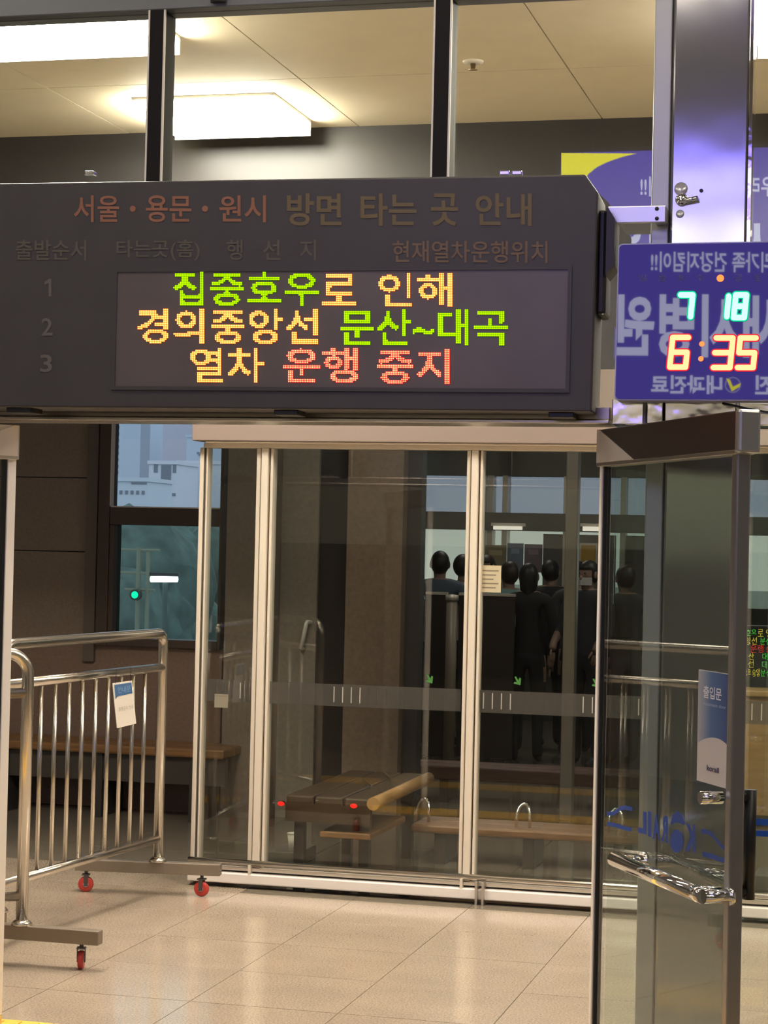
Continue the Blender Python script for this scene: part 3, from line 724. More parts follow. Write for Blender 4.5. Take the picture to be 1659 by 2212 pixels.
def aword(word, x0, y0, x1, y1, bold=.02):
    # the word starts at the larger X, so it reads normally from the hall side
    rb, lb, rt = AP(x0, y1), AP(x1, y1), AP(x1, y0)
    text_fit('lettering', word, (lb, rb, rt), AW, ad, (0, .002, 0), bold)
aword('우리가족 건강지킴이!!', 1383, 380, 1672, 424); aword('새시병원', 1312, 470, 1663, 606, .03)
aword('내과진료', 1386, 644, 1536, 684, .03); aword('검진', 1605, 643, 1683, 684, .03)
rg = MB()
for i in range(24):
    a, b = 2 * pi * i / 24, 2 * pi * (i + 1) / 24
    rg.add([AP(1558 + r_ * cos(t), 664 + r_ * sin(t), .002) for r_, t in ((17, a), (17, b), (14.5, b), (14.5, a))], [(0, 1, 2, 3)])
rg.build('check_ring', emis('advert_lilac', (2.5, 2.4, 4.5), 1), ad)
MB().add([AP(x_, y_, .003) for x_, y_ in ((1544, 650), (1552, 653), (1558, 668), (1575, 660), (1572, 668), (1556, 678))][::-1], [(0, 1, 2, 3, 4, 5)]).build('check_mark', MATS['advert_yellow'], ad)
for sx in (ax0 + .2, ax1 - .2): MB().tube([(sx, YA - .06, az1), (sx, YA - .06, 5.0)], .012, 8).build('hanger', STEEL, ad)

# ================================================================== CEILING LIGHTS
HOU = mat('light_housing', (.8, .8, .78), .5)
def panel_light(cx, cy, z, wx_, wy_, L, label, group, tint=(1, .89, .74), nm='ceiling_light', suspended=0):
    t = thing(nm, (cx, cy, z), label, 'light', group)
    MB().box(cx - wx_ / 2, cx + wx_ / 2, cy - wy_ / 2, cy + wy_ / 2, z - .014, z).build('housing', HOU, t, bevel=.004)
    MB().box(cx - wx_ / 2 + .01, cx + wx_ / 2 - .01, cy - wy_ / 2 + .01, cy + wy_ / 2 - .01, z - .066, z - .014).build('diffuser', emis('diffuser_%s_%g' % (nm, L), tint, L), t)
    MB().box(cx - wx_ / 2, cx + wx_ / 2, cy + wy_ / 2 - .009, cy + wy_ / 2, z - .078, z - .014).build('light_shield', HOU, t)  # lip added to keep diffuser light off the bulkhead
    if suspended:
        for s_ in (-1, 1): MB().tube([(cx + s_ * wx_ * .3, cy, z), (cx + s_ * wx_ * .3, cy, z + suspended)], .006, 6).build('hanger', STEEL, t)
zl = ZC - .0
r1 = PZ(330, 70, zl - .05); l3 = PZ(1622, 60, zl - .05)
lw = .80
a = PZ(332, 118, zl - .055); b = PZ(280, 12, zl - .055); yc1 = (a.y + b.y) / 2 - .10; dy1 = abs(b.y - a.y)
panel_light(r1.x - lw / 2 + .02, yc1 - .04, zl, lw, dy1 + .16, L_VEST, 'big bright ceiling light panel at the upper left behind glass', 'lobby ceiling lights')
c = PZ(590, 222, zl - .05); e = PZ(620, 266, zl - .05); e2 = PZ(268, 225, zl - .05)
lt2 = panel_light((c.x + e2.x) / 2, 9.03, zl, c.x - e2.x, .60, L_VEST, 'bright ceiling light panel farther back, left of the middle mullion', 'lobby ceiling lights')
a3, b3 = PZ(1640, 118, zl - .06), PZ(1640, 4, zl - .06)
panel_light(PZ(1621, 60, zl - .06).x + lw / 2, (a3.y + b3.y) / 2, zl, lw, abs(a3.y - b3.y), L_VEST, 'bright ceiling light panel at the top right corner beyond the column', 'lobby ceiling lights')
panel_light(.9, 9.1, zl, lw, .62, L_VEST, 'added lobby ceiling light panel out of view to the right', 'lobby ceiling lights')  # unseen panel added to light the lobby
for i, (x_, y_) in enumerate(((-4.6, 4.6), (-1.6, 4.6), (1.4, 4.6), (-4.6, 2.4), (-1.6, 2.4), (1.4, 2.4), (-5.4, -4.6), (-3.6, -5.6), (-.1, -5.6))):
    panel_light(x_, y_, 4.6, 1.5, .35, L_HALL if i < 6 else L_REAR, '%s unseen fill light added over the hall in the %s row' % (('left', 'middle', 'right')[i % 3], ('front', 'second', 'rear')[i // 3]), 'added hall fill lights', nm='hall_fill_light', suspended=.4)  # unseen lamps added to brighten hall, display and column reflection
for i, (x_, y_) in enumerate(((-3.0, 13.6), (-1.0, 15.2), (-3.4, 17.2), (1.4, 13.6), (-2.3, 10.5))):
    panel_light(x_, y_, 3.3, .9, .3, L_INNER, 'unseen light added in the waiting room %s' % ('above the bench', 'above the crowd', 'near the far facade', 'at the far right', 'just behind the partition')[i], 'added waiting room lights', tint=(1, .95, .85), nm='inner_fill_light', suspended=.9)  # unseen lamps added to brighten the room behind the partition
# sprinkler
sk = PZ(1022, 132, ZC); s_ = thing('sprinkler', sk, 'small round sprinkler head on the cream lobby ceiling', 'sprinkler')
MB().lathe(sk, [(0, 0), (.045, 0), (.042, -.008), (.02, -.012), (0, -.012)], 20, axis=(0, 0, 1)).build('rose', mat('white_rose', (.85, .8, .7), .4), s_, smooth=True)
MB().lathe(sk, [(.0, -.012), (.012, -.012), (.010, -.035), (.020, -.037), (.0, -.040)], 14).build('nozzle', mat('brass_nozzle', (.35, .25, .15), .3, .8), s_, smooth=True)

# ================================================================== CROWD BARRIERS
def caster(parent, p, ang, nm='caster'):
    """red wheel caster touching the floor at p"""
    p = Vector((p.x, p.y, 0)); R = .036; ax = Vector((cos(ang), sin(ang), 0)); fwd = Vector((-ax.y, ax.x, 0))
    c = p + Vector((0, 0, R))
    w_ = MB().lathe(c - ax * .011, [(.0, 0), (.020, 0), (R - .004, 0), (R, .004), (R, .018), (R - .004, .022), (.020, .022), (0, .022)], 24, axis=ax).build(nm, mat('red_wheel', (.42, .035, .028), .4), parent, smooth=True)
    MB().lathe(c - ax * .0125, [(0, 0), (.013, 0), (.013, .025), (0, .025)], 14, axis=ax).build('hub', mat('hub_grey', (.5, .48, .46), .35, .6), w_)
    top = c + Vector((0, 0, R + .006))
    f_ = MB()
    for s_ in (-1, 1): f_.obox(c + ax * (s_ * .015) - fwd * .010 - ax * .0015 - Vector((0, 0, .008)), fwd * .02, ax * .003, Vector((0, 0, R + .014)))
    f_.obox(top - ax * .017 - fwd * .018, ax * .034, fwd * .036, Vector((0, 0, .006)))
    f_.tube([top, top + Vector((0, 0, .022))], .008, 10)
    f_.build('fork', mat('fork_steel', (.10, .09, .085), .4, .6), w_)
PR = .0235
FZ0, FZ1 = .10, .155
def foot_bar(parent, c, half0, half1, dirv):
    dv = Vector(dirv).normalized(); nv = Vector((-dv.y, dv.x, 0))
    MB().obox(c - dv * half0 - nv * .025 + Zv * FZ0, dv * (half0 + half1), nv * .05, Zv * (FZ1 - FZ0)).build('foot_bar', mat('foot_steel', (.26, .215, .17), .42, .7), parent, bevel=.004)
    MB().lathe(Vector((c.x, c.y, FZ1)), [(0, 0), (.042, 0), (.036, .012), (PR, .022), (0, .022)], 18).build('socket', PIPE, parent, smooth=True)
# unit seen whole
c1, c2 = PZ(435, 1936), PZ(185, 1926)
fd = (c1 - c2).normalized(); PB = PZ(331, 1868, FZ1); PB = Vector((PB.x, PB.y, 0))
fc = c2 + fd * (PB - c2).dot(fd)
PB = Vector((fc.x, fc.y, 0))
ztop = PY(338, 1367, PB.y).z; zmid = PY(336, 1441, PB.y).z; zbot = PY(335, 1811, PB.y).z
q = PZ(62, 1893, zbot); axd = (Vector((q.x, q.y, 0)) - PB); axl = axd.length; axd.normalize()
BLEN = axl + .24
PFt = PB + axd * BLEN
b1_ = thing('crowd_barrier', PB, 'stainless crowd barrier on red casters with a notice hung on it', 'barrier', 'crowd barriers')
pts = [PB + Zv * FZ1, PB + Zv * (ztop - .06)]
for t in range(1, 6): a = t / 6 * pi / 2; pts.append(PB + axd * (.05 * (1 - cos(a))) + Zv * (ztop - .05 + .05 * sin(a)))
pts += [PB + axd * .06 + Zv * ztop, PB + axd * (BLEN - .06) + Zv * ztop]
for t in range(1, 6): a = t / 6 * pi / 2; pts.append(PFt - axd * (.05 * (1 - sin(a))) + Zv * (ztop - .05 * (1 - cos(a))))
pts += [PFt + Zv * (ztop - .06), PFt + Zv * FZ1]
MB().tube(pts, PR, 16).build('frame', PIPE, b1_, smooth=True)
MB().tube([PB + Zv * zmid, PFt + Zv * zmid], PR * .86, 14).build('middle_rail', PIPE, b1_, smooth=True)
MB().tube([PB + Zv * zbot, PFt + Zv * zbot], PR * .80, 14).build('bottom_rail', PIPE, b1_, smooth=True)
NB = 9
def zfoot(px):   # parameter along the barrier for a picture column at the bottom rail
    rr = ray(px, 1850); A_ = np.array([[axd.x, -rr.x], [axd.y, -rr.y]]); return np.linalg.solve(A_, np.array([CAM.x - PB.x, CAM.y - PB.y]))[0]
ts = [zfoot(p) for p in (80, 110, 142, 172, 199, 228, 255, 280, 304)]
t0_, t1_ = ts[0], ts[-1]
for i in range(NB):
    p = PB + axd * (t0_ + (t1_ - t0_) * i / (NB - 1))
    MB().tube([p + Zv * zbot, p + Zv * zmid], .0095, 10).build('baluster', PIPE, b1_, smooth=True)
foot_bar(b1_, PB, (PB - c2).length + .05, (c1 - PB).length + .09, fd)
caster(b1_, c1, atan2(fd.y, fd.x) + 1.35); caster(b1_, c2, atan2(fd.y, fd.x) + 1.75)
foot_bar(b1_, PFt, .30, .03, fd); caster(b1_, PFt - fd * .25, .4)
# second unit, nearer, leaving the picture at the left
c3 = PZ(175, 2093); PB2 = PZ(40, 2086); PB2 = Vector((PB2.x, c3.y - .01, 0))
b2_ = thing('crowd_barrier', PB2, 'nearer stainless crowd barrier cut off by the left picture edge', 'barrier', 'crowd barriers')
e2 = PB2 + Vector((-1.0, -1.05, 0)).normalized() * 1.6; ad2 = (e2 - PB2).normalized()
zt2 = PY(50, 1410, PB2.y).z; zm2 = PY(40, 1496, PB2.y).z; zb2 = PY(30, 1934, PB2.y).z
pts = [PB2 + Zv * FZ1, PB2 + Zv * (zt2 - .10)]
for t in range(1, 7): a = t / 7 * pi / 2; pts.append(PB2 + ad2 * (.09 * (1 - cos(a))) + Zv * (zt2 - .09 + .09 * sin(a)))
pts += [PB2 + ad2 * .10 + Zv * zt2, e2 + Zv * zt2]
MB().tube(pts, PR, 16).build('frame', PIPE, b2_, smooth=True)
MB().tube([e2 + Zv * zt2, e2 + Zv * FZ1], PR, 14).build('end_post', PIPE, b2_, smooth=True)
MB().tube([PB2 + Zv * zm2, e2 + Zv * zm2], PR * .86, 14).build('middle_rail', PIPE, b2_, smooth=True)
MB().tube([PB2 + Zv * zb2, e2 + Zv * zb2], PR * .8, 14).build('bottom_rail', PIPE, b2_, smooth=True)
for i in range(1, 10):
    p = PB2 + (e2 - PB2) * (i / 10 + .05); MB().tube([p + Zv * zb2, p + Zv * zm2], .0095, 10).build('baluster', PIPE, b2_, smooth=True)
foot_bar(b2_, PB2, .35, PZ(215, 2042, FZ0).x - PB2.x, (1, .0, 0)); caster(b2_, c3, .25); caster(b2_, PB2 + Vector((-.28, 0, 0)), .3)
foot_bar(b2_, e2, .3, .3, (1, 0, 0)); caster(b2_, e2 + Vector((.25, 0, 0)), .2); caster(b2_, e2 - Vector((.25, 0, 0)), .2)
# notice card
nn = Vector((axd.y, -axd.x, 0)); nn = nn if nn.y < 0 else -nn
if nn.dot(CAM - PB) < 0: nn = -nn
def BQ(px, py, off=.02): return PP(px, py, PB + nn * off, nn)
nc = thing('notice_card', BQ(270, 1570), 'tilted blue and white notice card hung on the barrier rail', 'notice')
TL, TR, BL, BR = BQ(242, 1476), BQ(284, 1470), BQ(252, 1573), BQ(293, 1563)
def cp_(u, v, o=0): return (BL * (1 - u) + BR * u) * (1 - v) + (TL * (1 - u) + TR * u) * v + nn * o
MB().prism([cp_(0, 0), cp_(1, 0), cp_(1, 1), cp_(0, 1)], nn * .003).build('card', mat('card_cream', (.70, .65, .58), .5), nc)
blu = [(.06, .70), (.06, .97), (.95, .97), (.95, .70)]; blu = [(.06, .64), (.14, .685), (.24, .70), (.95, .71), (.95, .96), (.06, .96)]
MB().add([cp_(u, v, .004) for u, v in blu], [tuple(range(len(blu)))]).build('blue_field', mat('card_blue', (.05, .13, .28), .5), nc)
text_fit('lettering', '안내문', (cp_(.2, .76), cp_(.85, .76), cp_(.2, .90)), mat('card_lettering', (.22, .38, .62), .5), nc, nn * .006)
text_fit('lettering', '통행금지 안내', (cp_(.14, .36), cp_(.88, .36), cp_(.14, .45)), mat('card_grey', (.34, .31, .26), .5), nc, nn * .006)
for u in (.15, .9):
    p = cp_(u, .98, .002); MB().tube([p, Vector((p.x, p.y, zmid + .01)) + nn * .004, Vector((p.x, p.y, zmid + .02))], .0015, 6).build('tie', DARKP, nc)

# ================================================================== BENCHES
WOOD = mat('varnished_wood', (.22, .11, .042), .38, noise=.25, nscale=6, stretch=(1, 12, 12))
WOODD = mat('dark_varnished_wood', (.10, .052, .022), .4, noise=.25, nscale=6, stretch=(1, 12, 12))
WOODA = mat('deep_dark_wood', (.055, .032, .016), .42, noise=.25, nscale=6, stretch=(1, 12, 12))  # much darker wood tone for bench A
WOODL = mat('wall_bench_wood', (.19, .095, .034), .4, noise=.25, nscale=6, stretch=(1, 12, 12))
WOODR = mat('red_brown_wood', (.12, .045, .028), .4, noise=.2, nscale=6, stretch=(1, 12, 12))
def bench(loc_a, loc_b, depth, z, m, label, legs=True, planks=3, th=.05, nm='bench', rest=None, legm=None):
    """seat from loc_a to loc_b (front edge), going back by depth"""
    A_, B_ = Vector(loc_a), Vector(loc_b); L_ = (B_ - A_); e_ = L_.normalized(); k_ = Vector((-e_.y, e_.x, 0))
    if k_.y < 0: k_ = -k_
    t = thing(nm, (A_ + B_) / 2, label, 'bench')
    w_ = depth / planks
    for i in range(planks):
        MB().obox(A_ + k_ * (i * w_ + .004) + Zv * (z - th), L_, k_ * (w_ - .008), Zv * th).build('seat_plank', m, t, bevel=.012)
    if legs:
        for f_ in (.12, .5, .88):
            c_ = A_ + L_ * f_ + k_ * (depth * .5)
            MB().obox(c_ - e_ * .03 - k_ * (depth * .42), e_ * .06, k_ * (depth * .84), Zv * (z - th)).build('leg', legm or mat('bench_leg', (.06, .055, .05), .4, .5), t, bevel=.004)
    return t, A_, B_, e_, k_
pa, pb = PY(-60, 1640, YB - .45), PY(482, 1640, YB - .45)
zb_s = PY(300, 1612, YB - .45).z
t, *_ = bench((pa.x, YB - .45, 0), (pb.x, YB - .45, 0), .42, zb_s, WOODL, 'long dark wooden bench under the window', planks=2, th=.055)
MB().box(pa.x, pb.x, YB - .40, YB - .36, zb_s - .22, zb_s - .055).build('apron', mat('bench_apron', (.05, .042, .036), .4), t)
# bench A, running away from the glass
zA = .43
A0, A1 = PZ(617, 1716, zA), PZ(806, 1727, zA); Afar = PZ(926, 1672, zA)
tA = thing('bench', (A0 + A1) / 2 - Zv * zA, 'wooden bench running away from the glass, bright rounded edge', 'bench')
ev_ = (Afar - A1); eu_ = (A1 - A0)
for i in range(3): MB().obox(A0 + eu_ * (i / 3 + .006) - Zv * .05, eu_ * .32, ev_, Zv * .05).build('seat_plank', WOODA, tA, bevel=.01)
MB().tube([A1 - Zv * .022, Afar - Zv * .022], .032, 14).build('edge_roll', mat('honey_wood', (.42, .24, .09), .35), tA, smooth=True)
MB().obox(A0 - Zv * .13, eu_ * .97, ev_.normalized() * .03, Zv * .09).build('apron', WOODA, tA)
MB().obox(A0 + eu_ * .40 + Zv * (-.20), eu_ * .58, ev_ * .6, Zv * .03).build('reflected_plank', WOOD, tA, bevel=.005)  # plank added to carry on the reflected bench B
for u, v in ((.1, .1), (.85, .1), (.1, .85), (.85, .85)):
    c_ = A0 + eu_ * u + ev_ * v; MB().box(c_.x - .025, c_.x + .025, c_.y - .025, c_.y + .025, 0, zA - .05).build('leg', mat('bench_leg', (.06, .055, .05), .4, .5), tA)
for a, b in (((784, 1686), (802, 1700)), ((830, 1668), (846, 1682))):
    p, q = PZ(*a, zA + .012), PZ(*b, zA + .012); MB().tube([p, q], .006, 8).build('seat_rib', CHROME, tA)
# bench B, long and low, stand-in for a bench reflected in the panes
yB_ = YP + 1.02
zB = PY(1000, 1786, yB_).z
pa, pb = PY(888, 1780, yB_), PY(1400, 1780, yB_)
tB, A_, B_, e_, k_ = bench((pa.x, yB_, 0), (pb.x, yB_, 0), .36, zB, WOOD, 'low wooden bench with chrome arm loops, stand-in for a reflected bench', planks=2, th=.045)
for px in (912, 1130, 1330):
    c_ = PY(px, 1760, yB_ + .1); r_ = .045
    pts = [Vector((c_.x - r_ * .8, yB_ + .1, zB))] + [Vector((c_.x - r_ * .8 * cos(a), yB_ + .1 + .03 * sin(a), zB + .05 + .07 * sin(a))) for a in [pi * i / 8 for i in range(9)]] + [Vector((c_.x + r_ * .8, yB_ + .1, zB))]
    MB().tube(pts, .009, 10).build('arm_loop', CHROME, tB, smooth=True)
# bench C red-brown, farther back
yC = 12.9; zC_ = PY(1100, 1662, yC).z
pa, pb = PY(878, 1670, yC), PY(1560, 1670, yC)
bench((pa.x, yC, 0), (pb.x, yC, 0), .38, zC_, WOODR, 'red brown bench farther back in front of the dark panels', planks=2, th=.09)

# paper cup, grey box under it, red marker lamps
c = PZ(628, 1842, .0); yq = 10.0; c = PY(628, 1840, yq)
gb = MB().box(PY(580, 1850, yq).x, PY(648, 1850, yq).x, yq - .02, yq + .30, 0, c.z).build('floor_box', mat('grey_box', (.14, .135, .12), .5, noise=.1), None, bevel=.006)
tag(gb, 'low grey box behind the glass under the paper cup', 'box')
cu_ = thing('paper_cup', (c.x, yq + .05, c.z), 'white paper cup left standing behind the glass', 'cup')
MB().lathe((c.x, yq + .05, c.z), [(.0, 0), (.024, 0), (.034, .088), (.031, .088), (.022, .004), (0, .004)], 22).build('cup_body', mat('paper_white', (.92, .90, .80), .6), cu_, smooth=True)
MB().lathe((c.x, yq + .05, c.z + .086), [(.031, 0), (.036, 0), (.036, .005), (.031, .005)], 22).build('rim', MATS['paper_white'], cu_, smooth=True)
REDL = emis('red_lamp', (1.6, .03, .02), 1.0)
yf_ = min(A0.y, A1.y)
for px, py, dx_ in ((607, 1736, 0), (764, 1741, 0)):
    p = PY(px, py, yf_ - .012)
    lb_ = MB().lathe(p, [(0, 0), (.012, 0), (.012, .03), (0, .03)], 14, axis=(0, 1, 0)).build('marker_lamp', DARKP, tA)
    ln_ = MB(); ln_.lathe((0, 0, 0), [(0, 0), (.018, 0), (.015, -.005), (0, -.007)], 16, axis=(0, 1, 0))
    ln_.v = [(p.x + a_, p.y + b_, p.z + c_ * .62) for a_, b_, c_ in ln_.v]; ln_.build('lens', REDL, lb_, smooth=True)

# ================================================================== FAR HALL: dark panels, posts, poster, people
YD = 15.2
def fd_(px, py=1450, Y=YD): return PY(px, py, Y).x
DKP = mat('dark_brown_panel', (.030, .023, .020), .4)
zD = PY(1000, 1286, YD).z
for a, b, lb in ((916, 962, 'left dark waist-high screen panel in the far hall'), (988, 1030, 'dark screen panel behind the partition post'), (1036, 1108, 'right brown screen panel below the cream notice')):
    t = thing('screen_panel', (fd_((a + b) / 2), YD, 0), lb, 'screen', 'screen panels in the far hall')
    MB().box(fd_(a), fd_(b), YD, YD + .05, .06, zD).build('board', DKP if a < 1030 else mat('brown_panel', (.050, .037, .030), .4), t, bevel=.005)
    for s_ in (fd_(a) + .03, fd_(b) - .06): MB().box(s_, s_ + .03, YD - .12, YD + .17, 0, .06).build('foot', DARKP, t)
    MB().box(fd_(a), fd_(b), YD - .006, YD + .056, zD, zD + .02).build('top_trim', FRAME, t)
pt = thing('queue_post', (fd_(973, 1450, YD - .45), YD - .45, 0), 'slim beige post standing between the dark screen panels', 'post')
MB().tube([(fd_(973, 1450, YD - .45), YD - .45, .02), (fd_(973, 1450, YD - .45), YD - .45, zD - .03)], .042, 16).build('pole', mat('beige_post', (.24, .20, .15), .4), pt, smooth=True)
MB().lathe((fd_(973, 1450, YD - .45), YD - .45, 0), [(0, 0), (.10, 0), (.10, .015), (.05, .03), (0, .03)], 20).build('base', DARKP, pt, smooth=True)
MB().lathe((fd_(973, 1450, YD - .45), YD - .45, zD - .03), [(0, 0), (.05, 0), (.05, .04), (0, .045)], 16).build('cap', FRAME, pt, smooth=True)
yS = 12.35
sx0, sx1 = PY(1213, 1500, yS).x, PY(1240, 1500, yS).x
struct(MB().box(sx0, sx1, yS, yS + .09, 0, 4.2).build('wall_steel_post', mat('satin_post', (.40, .37, .32), .35, .6), None, bevel=.006), 'slim satin steel post rising behind the glass')
# notices stuck on the partition glass
pn = thing('paper_notice', PY(1060, 1250, YP), 'cream paper notice stuck on the glass right of the centre post', 'notice')
p0, p1 = PY(1036, 1279, YP - .003), PY(1083, 1222, YP - .003)
MB().box(p0.x, p1.x, YP - .004, YP - .003, p0.z, p1.z).build('sheet', mat('cream_sheet', (.42, .37, .25), .6), pn)
for i in range(5):
    zz = p1.z - .025 - i * .02; MB().box(p0.x + .012, p1.x - .012 - (i % 3) * .012, YP - .0048, YP - .004, zz - .003, zz + .003).build('text_line', mat('notice_ink', (.17, .14, .10), .6), pn)
pn = thing('paper_notice', PY(480, 1500, YP), 'small pale sticker low on the narrow left pane', 'notice')
p0, p1 = PY(463, 1528, YP - .004), PY(493, 1500, YP - .004)
MB().box(p0.x, p1.x, YP - .0045, YP - .0035, p0.z, p1.z).build('sheet', mat('dull_sticker', (.20, .18, .13), .6), pn)
MB().box(p0.x + .004, p1.x - .004, YP - .005, YP - .0045, p1.z - .012, p1.z - .006).build('text_line', MATS['notice_ink'], pn)
# green arrows on the glass
GA = mat('green_arrow', (.04, .16, .03), .5)
for i, (px, py) in enumerate(((927, 1467), (1117, 1471), (1286, 1476))):
    c_ = PY(px, py, YP - .004); s_ = .022
    ar = [(-.6, .9), (-.25, 1.0), (.25, .1), (.55, .75), (.85, .55), (.75, -.9), (-.75, -.55), (-.55, -.2), (-.05, -.2)]
    tag(MB().prism([c_ + Vector((x_ * s_, 0, z_ * s_)) for x_, z_ in ar], (0, -.001, 0)).build('arrow_decal', GA), 'small green arrow decal on the glass, %s of the three' % ('left', 'middle', 'right')[i], 'decal', 'green arrows on the glass')

# posters and grey boards on the far facade
for i, (a, b, y0, y1, c_, lb) in enumerate(((1046, 1094, 1178, 1286, (.30, .25, .16), 'tan poster on the far facade behind the cream notice'), (1095, 1131, 1174, 1240, (.20, .24, .32), 'blue grey poster on the far facade behind the teal shirt'),
        (1132, 1172, 1176, 1236, (.20, .16, .19), 'mauve poster on the far facade above the person in black'))):
    t = thing('wall_poster', PY((a + b) / 2, y1, YFAR - .1), lb, 'poster', 'posters on the far facade'); p0, p1 = PY(a, y1, YFAR - .1), PY(b, y0, YFAR - .1)
    MB().box(p0.x, p1.x, YFAR - .105, YFAR - .09, p0.z, p1.z).build('sheet', mat('poster_%d' % i, c_, .6, noise=.15, nscale=3), t)
    MB().box(p0.x + .04, p1.x - .04, YFAR - .108, YFAR - .105, p1.z - .10, p1.z - .05).build('heading', mat('poster_head_%d' % i, tuple(min(1, q_ * 1.7) for q_ in c_), .6), t)
for a, b in ((1174, 1216), (1245, 1330), (1352, 1475)):
    MB().box(fx(a), fx(b), YFAR - .03, YFAR + .015, fz(1300), fz(1152)).build('grey_board', mat('far_grey_board', (.14, .135, .12), .6), wf)
# people built beyond the glass in place of reflected figures
SKIN = mat('skin', (.30, .19, .14), .55)
def person(px, py_head, Y, height, face, shirt, trousers, hair, label, mask=False, longhair=False, bulk=1.0, arms=.0):
    """one continuous skinned body, hair and mask as children; face = heading in radians (0 looks away from us)"""
    X = PY(px, py_head, Y).x; s = height / 1.72
    root = thing('person', (X, Y, 0), label, 'person', None)
    V = []; E_ = []; Rr = []
    def v(x, y, z, r, par=None):
        V.append((x * s, y * s, z * s)); Rr.append(r * s); i = len(V) - 1
        if par is not None: E_.append((par, i))
        return i
    b = bulk
    pel = v(0, 0, .96, .135 * b); wa = v(0, .01, 1.12, .125 * b, pel); chs = v(0, .0, 1.30, .145 * b, wa); up_ = v(0, -.01, 1.41, .115 * b, chs)
    nk = v(0, .0, 1.475, .050, up_); jaw = v(0, .025, 1.545, .060, nk); mid = v(0, .02, 1.61, .080, jaw); tp = v(0, .01, 1.68, .066, mid)
    for sd_ in (-1, 1):
        sh = v(sd_ * .185 * b, -.01, 1.405, .066, up_); el_ = v(sd_ * (.245 * b), -.02 + arms * .5, 1.13, .045, sh); wr = v(sd_ * (.215 * b), .05 + arms, .90 + arms * 1.2, .031, el_); hd = v(sd_ * .212 * b, .075 + arms, .83 + arms * 1.2, .036, wr)
        hip = v(sd_ * .09, 0, .90, .095, pel); kn_ = v(sd_ * .10, .015, .49, .062, hip); an = v(sd_ * .10, -.02, .09, .042, kn_); to = v(sd_ * .105, .13, .035, .036, an)
    me = bpy.data.meshes.new('body'); me.from_pydata(V, E_, [])
    o = bpy.data.objects.new('body', me); COL.objects.link(o)
    sk_ = o.modifiers.new('skin', 'SKIN'); sk_.use_smooth_shade = True
    lay = me.skin_vertices[0].data if len(me.skin_vertices) else None
    if lay is None:
        bm = bmesh.new(); bm.from_mesh(me); bm.verts.layers.skin.verify(); bm.to_mesh(me); bm.free(); lay = me.skin_vertices[0].data
    for i, r_ in enumerate(Rr):
        rx_ = r_; lay[i].radius = (r_, r_ * (.78 if i < 4 else 1)); lay[i].use_root = (i == 0)
    sb = o.modifiers.new('sub', 'SUBSURF'); sb.levels = 2; sb.render_levels = 2
    dg = bpy.context.evaluated_depsgraph_get(); m2 = bpy.data.meshes.new_from_object(o.evaluated_get(dg)); bpy.data.objects.remove(o)
    bm = bmesh.new(); bm.from_mesh(m2)
    def blob(cx, cy, cz, rx_, ry_, rz_, seg=8):
        g_ = bmesh.ops.create_uvsphere(bm, u_segments=seg, v_segments=6, radius=1)['verts']
        for q_ in g_: q_.co = Vector((cx + q_.co.x * rx_, cy + q_.co.y * ry_, cz + q_.co.z * rz_)) * s
    def tub(p0_, p1_, r_):
        p0_, p1_ = Vector(p0_), Vector(p1_); n_ = 6; a_ = (p1_ - p0_).orthogonal().normalized(); c_ = (p1_ - p0_).normalized().cross(a_)
        rings = [[bm.verts.new((p_ + (a_ * cos(2 * pi * j / n_) + c_ * sin(2 * pi * j / n_)) * rr_) * s) for j in range(n_)] for p_, rr_ in ((p0_, r_), (p0_ * .4 + p1_ * .6, r_ * .95), (p1_, r_ * .6))]
        for k_ in range(2):
            for j in range(n_): bm.faces.new((rings[k_][j], rings[k_][(j + 1) % n_], rings[k_ + 1][(j + 1) % n_], rings[k_ + 1][j]))
        bm.faces.new(rings[2])
    for sd_ in (-1, 1):
        blob(sd_ * .078, .012, 1.60, .012, .022, .032)                 # ears
        hz = .83 + arms * 1.2; hy = .075 + arms; hx_ = sd_ * .212 * b
        for k_, (dy_, ln) in enumerate(((-.026, .060), (-.009, .072), (.009, .068), (.025, .054))): tub((hx_, hy + dy_, hz - .02), (hx_ - sd_ * .012, hy + dy_ + .012, hz - .035 - ln), .0085)
        tub((hx_ - sd_ * .01, hy + .03, hz + .005), (hx_ - sd_ * .025, hy + .062, hz - .045), .0095)
    blob(0, .108, 1.575, .013, .02, .022)                               # nose
    bm.to_mesh(m2); bm.free()
    mats = [shirt, trousers, SKIN, mat('dark_shoe', (.02, .02, .02), .5), mat('eye_dark', (.015, .012, .01), .4)]
    for m_ in mats: m2.materials.append(m_)
    for p_ in m2.polygons:
        c_ = p_.center / s; p_.use_smooth = True
        if c_.z > 1.475 or (abs(c_.x) > .15 and c_.z < .93 and c_.z > .7) or (arms and abs(c_.x) > .15 and c_.y > .1): p_.material_index = 2
        elif c_.z > .95: p_.material_index = 0
        elif c_.z > .07: p_.material_index = 1
        else: p_.material_index = 3
    ob = bpy.data.objects.new('body', m2); COL.objects.link(ob); ob.parent = root
    # hair cap as child
    hm = bmesh.new(); bmesh.ops.create_uvsphere(hm, u_segments=18, v_segments=12, radius=1)
    for q_ in hm.verts: q_.co = Vector((q_.co.x * .084, -.006 + q_.co.y * .104, 1.618 + q_.co.z * .105)) * s
    for f_ in [f_ for f_ in hm.faces if (f_.calc_center_median().y > .035 * s and f_.calc_center_median().z < 1.655 * s) or f_.calc_center_median().z < (1.50 if longhair else 1.535) * s]: hm.faces.remove(f_)
    if longhair:
        for q_ in hm.verts:
            if q_.co.z < 1.60 * s: q_.co.z -= (1.60 * s - q_.co.z) * 2.2
    h2 = bpy.data.meshes.new('hair'); hm.to_mesh(h2); hm.free(); h2.materials.append(hair)
    for p_ in h2.polygons: p_.use_smooth = True
